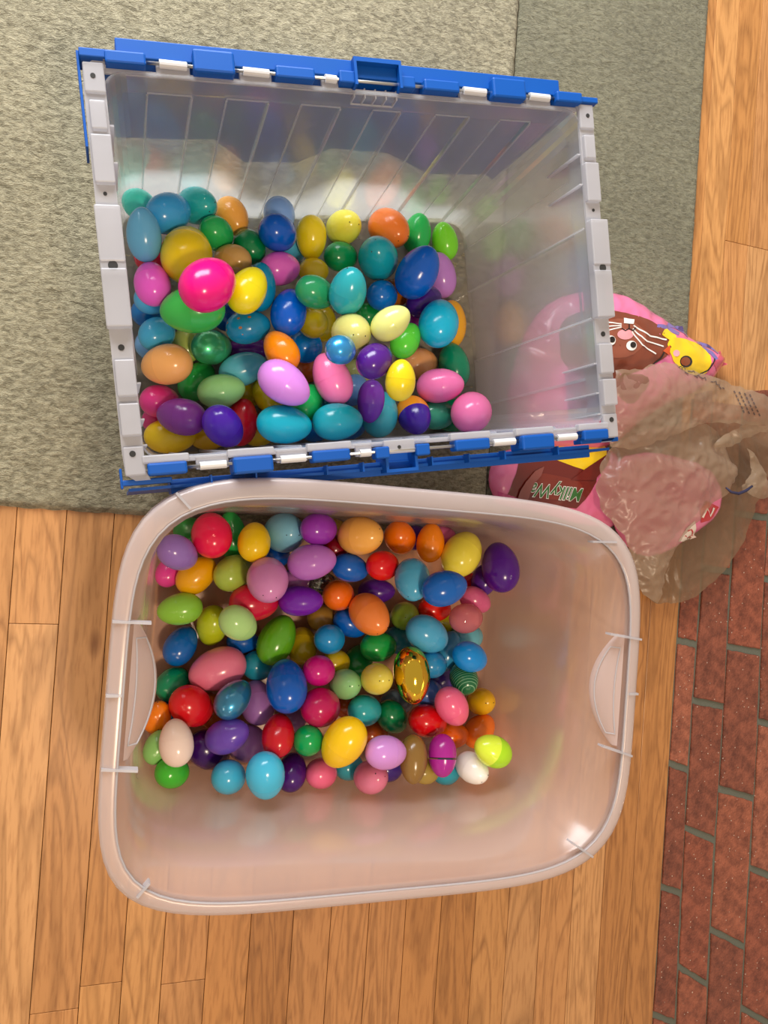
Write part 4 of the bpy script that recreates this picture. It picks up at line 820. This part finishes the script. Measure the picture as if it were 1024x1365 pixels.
# -- brown plastic shopping bag
def bagfilm(name, h, tr, tl=.35):
    m = frosted(name, h, tr, .33, .55, tl); return m
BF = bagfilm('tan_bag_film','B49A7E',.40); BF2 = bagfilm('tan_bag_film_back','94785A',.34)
bag = empty('plastic_bag', at(900,650,0), 0, label='crumpled translucent tan plastic shopping bag with a knotted end, on hearth edge', category='plastic bag')
b0 = bag.location
def bsheet(name, pts, z, hf, m, st=.0034, sm=1):
    P = pp(pts, z, sm); Q = []
    for i, p in enumerate(P):
        q = P[(i+1)%len(P)]; n_ = max(1, int((q-p).length/.006))
        for t in range(n_):
            r = p.lerp(q, t/n_); v3 = Vector((r.x*60, r.y*60, 3)); Q.append(r+Vector((noise.noise(v3), noise.noise(v3+Vector((9,9,9)))))*.0045)
    o = sheet(name, Q, hf, m, bag, st)

    for v in o.data.vertices: v.co -= Vector((b0.x,b0.y,0))
    return o
def crum(base, amp, w_, f, a2, s, tilt=(0,0)):
    c = at(900,640,0)
    def h(p, d):
        q = Vector((p.x*f, p.y*f, s)); wq = Vector((p.x+.02*noise.noise(q*.7), p.y+.02*noise.noise(q*.7+Vector((5,5,0))), 0))
        n = ridged(wq, f, s)+.6*ridged(wq, f*2.3, s+4)+.4*ridged(wq, f*5, s+8)
        return max(.0125, base+amp*(1-math.exp(-d/w_))+a2*n+tilt[0]*(p.x-c.x)+tilt[1]*(p.y-c.y))
    return h
bsheet('back_panel', [(880,590),(950,560),(1000,558),(1045,575),(1040,620),(1012,668),(1008,690),(988,738),(942,790),(905,806),(880,806),(862,790),(850,762),(880,700),(900,640)], .03, crum(.018,.003,.03,15,.0042,21.5), BF2)
bsheet('front_panel', [(812,600),(850,575),(905,565),(940,562),(965,580),(982,620),(982,640),(972,655),(935,688),(898,733),(884,770),(876,806),(868,800),(850,785),(845,758),(835,722),(812,690),(798,655),(800,630)], .06, crum(.050,.020,.03,12,.0085,31.5), BF)
bsheet('handle_flap', [(812,492),(850,495),(880,480),(908,489),(955,503),(1000,518),(1050,538),(1052,568),(1000,566),(945,562),(912,574),(880,590),(835,600),(812,592)], .085, crum(.076,.013,.02,14,.0055,41.5), BF)
bsheet('folded_corner', [(815,500),(850,497),(868,505),(858,525),(840,540),(824,530)], .09, crum(.088,.003,.02,18,.002,51.5), BF2)
bsheet('twisted_tail', [(955,590),(975,575),(1010,560),(1040,556),(1040,572),(1010,578),(985,592),(960,600)], .08, crum(.070,.006,.01,30,.004,61.5), BF)
bsheet('twisted_tail', [(1000,595),(1008,600),(1030,640),(1035,660),(1020,665),(1005,660),(990,650),(1002,640),(1008,625)], .07, crum(.058,.006,.01,30,.004,71.5), BF)
bm = bmesh.new(); tp = [at(x,y,z)-b0 for x,y,z in ((968,650,.070),(975,656,.073),(985,658,.074),(995,654,.075),(1003,648,.074))]; tube(bm, tp, [.0012,.0022,.0026,.0026,.0018], 7); obj('tie', bm, mat('navy_tie','2C2A48',.6), bag, smooth=True)
# small dark print strokes on the flap
hF = crum(.076,.013,.02,14,.0055,41.5); pF = pp([(812,492),(850,495),(880,480),(908,489),(955,503),(1000,518),(1050,538),(1052,568),(1000,566),(945,562),(912,574),(880,590),(835,600),(812,592)], .085)
INK = mat('grey_print_ink','5A4A44',.6)
def mark(ln, w_=.9):
    o = decal('printed_mark', hF, pF, strokeline(ln, w_), INK, bag, .0012, 0, .003)
    for v in o.data.vertices: v.co -= Vector((b0.x,b0.y,0))
rm = random.Random(4)
for cx, cy, n, ang, ln in ((912,493,6,.25,7),(936,502,3,.3,6),(955,510,3,.5,5),(966,516,2,.5,4)):
    for k in range(n):
        x, y = cx-8+k*4.2, cy-2+k*1.6+rm.uniform(-2,2); mark([(x,y),(x+ln*.5,y+rm.uniform(-2,3)),(x+ln*.7,y+rm.uniform(0,4))], .7)
for row in range(4):
    for k in range(6):
        x, y = 978+row*7+k*2.4, 521+k*5.2+row*1.5; mark([(x,y),(x+1.6,y+3.4)], .9)
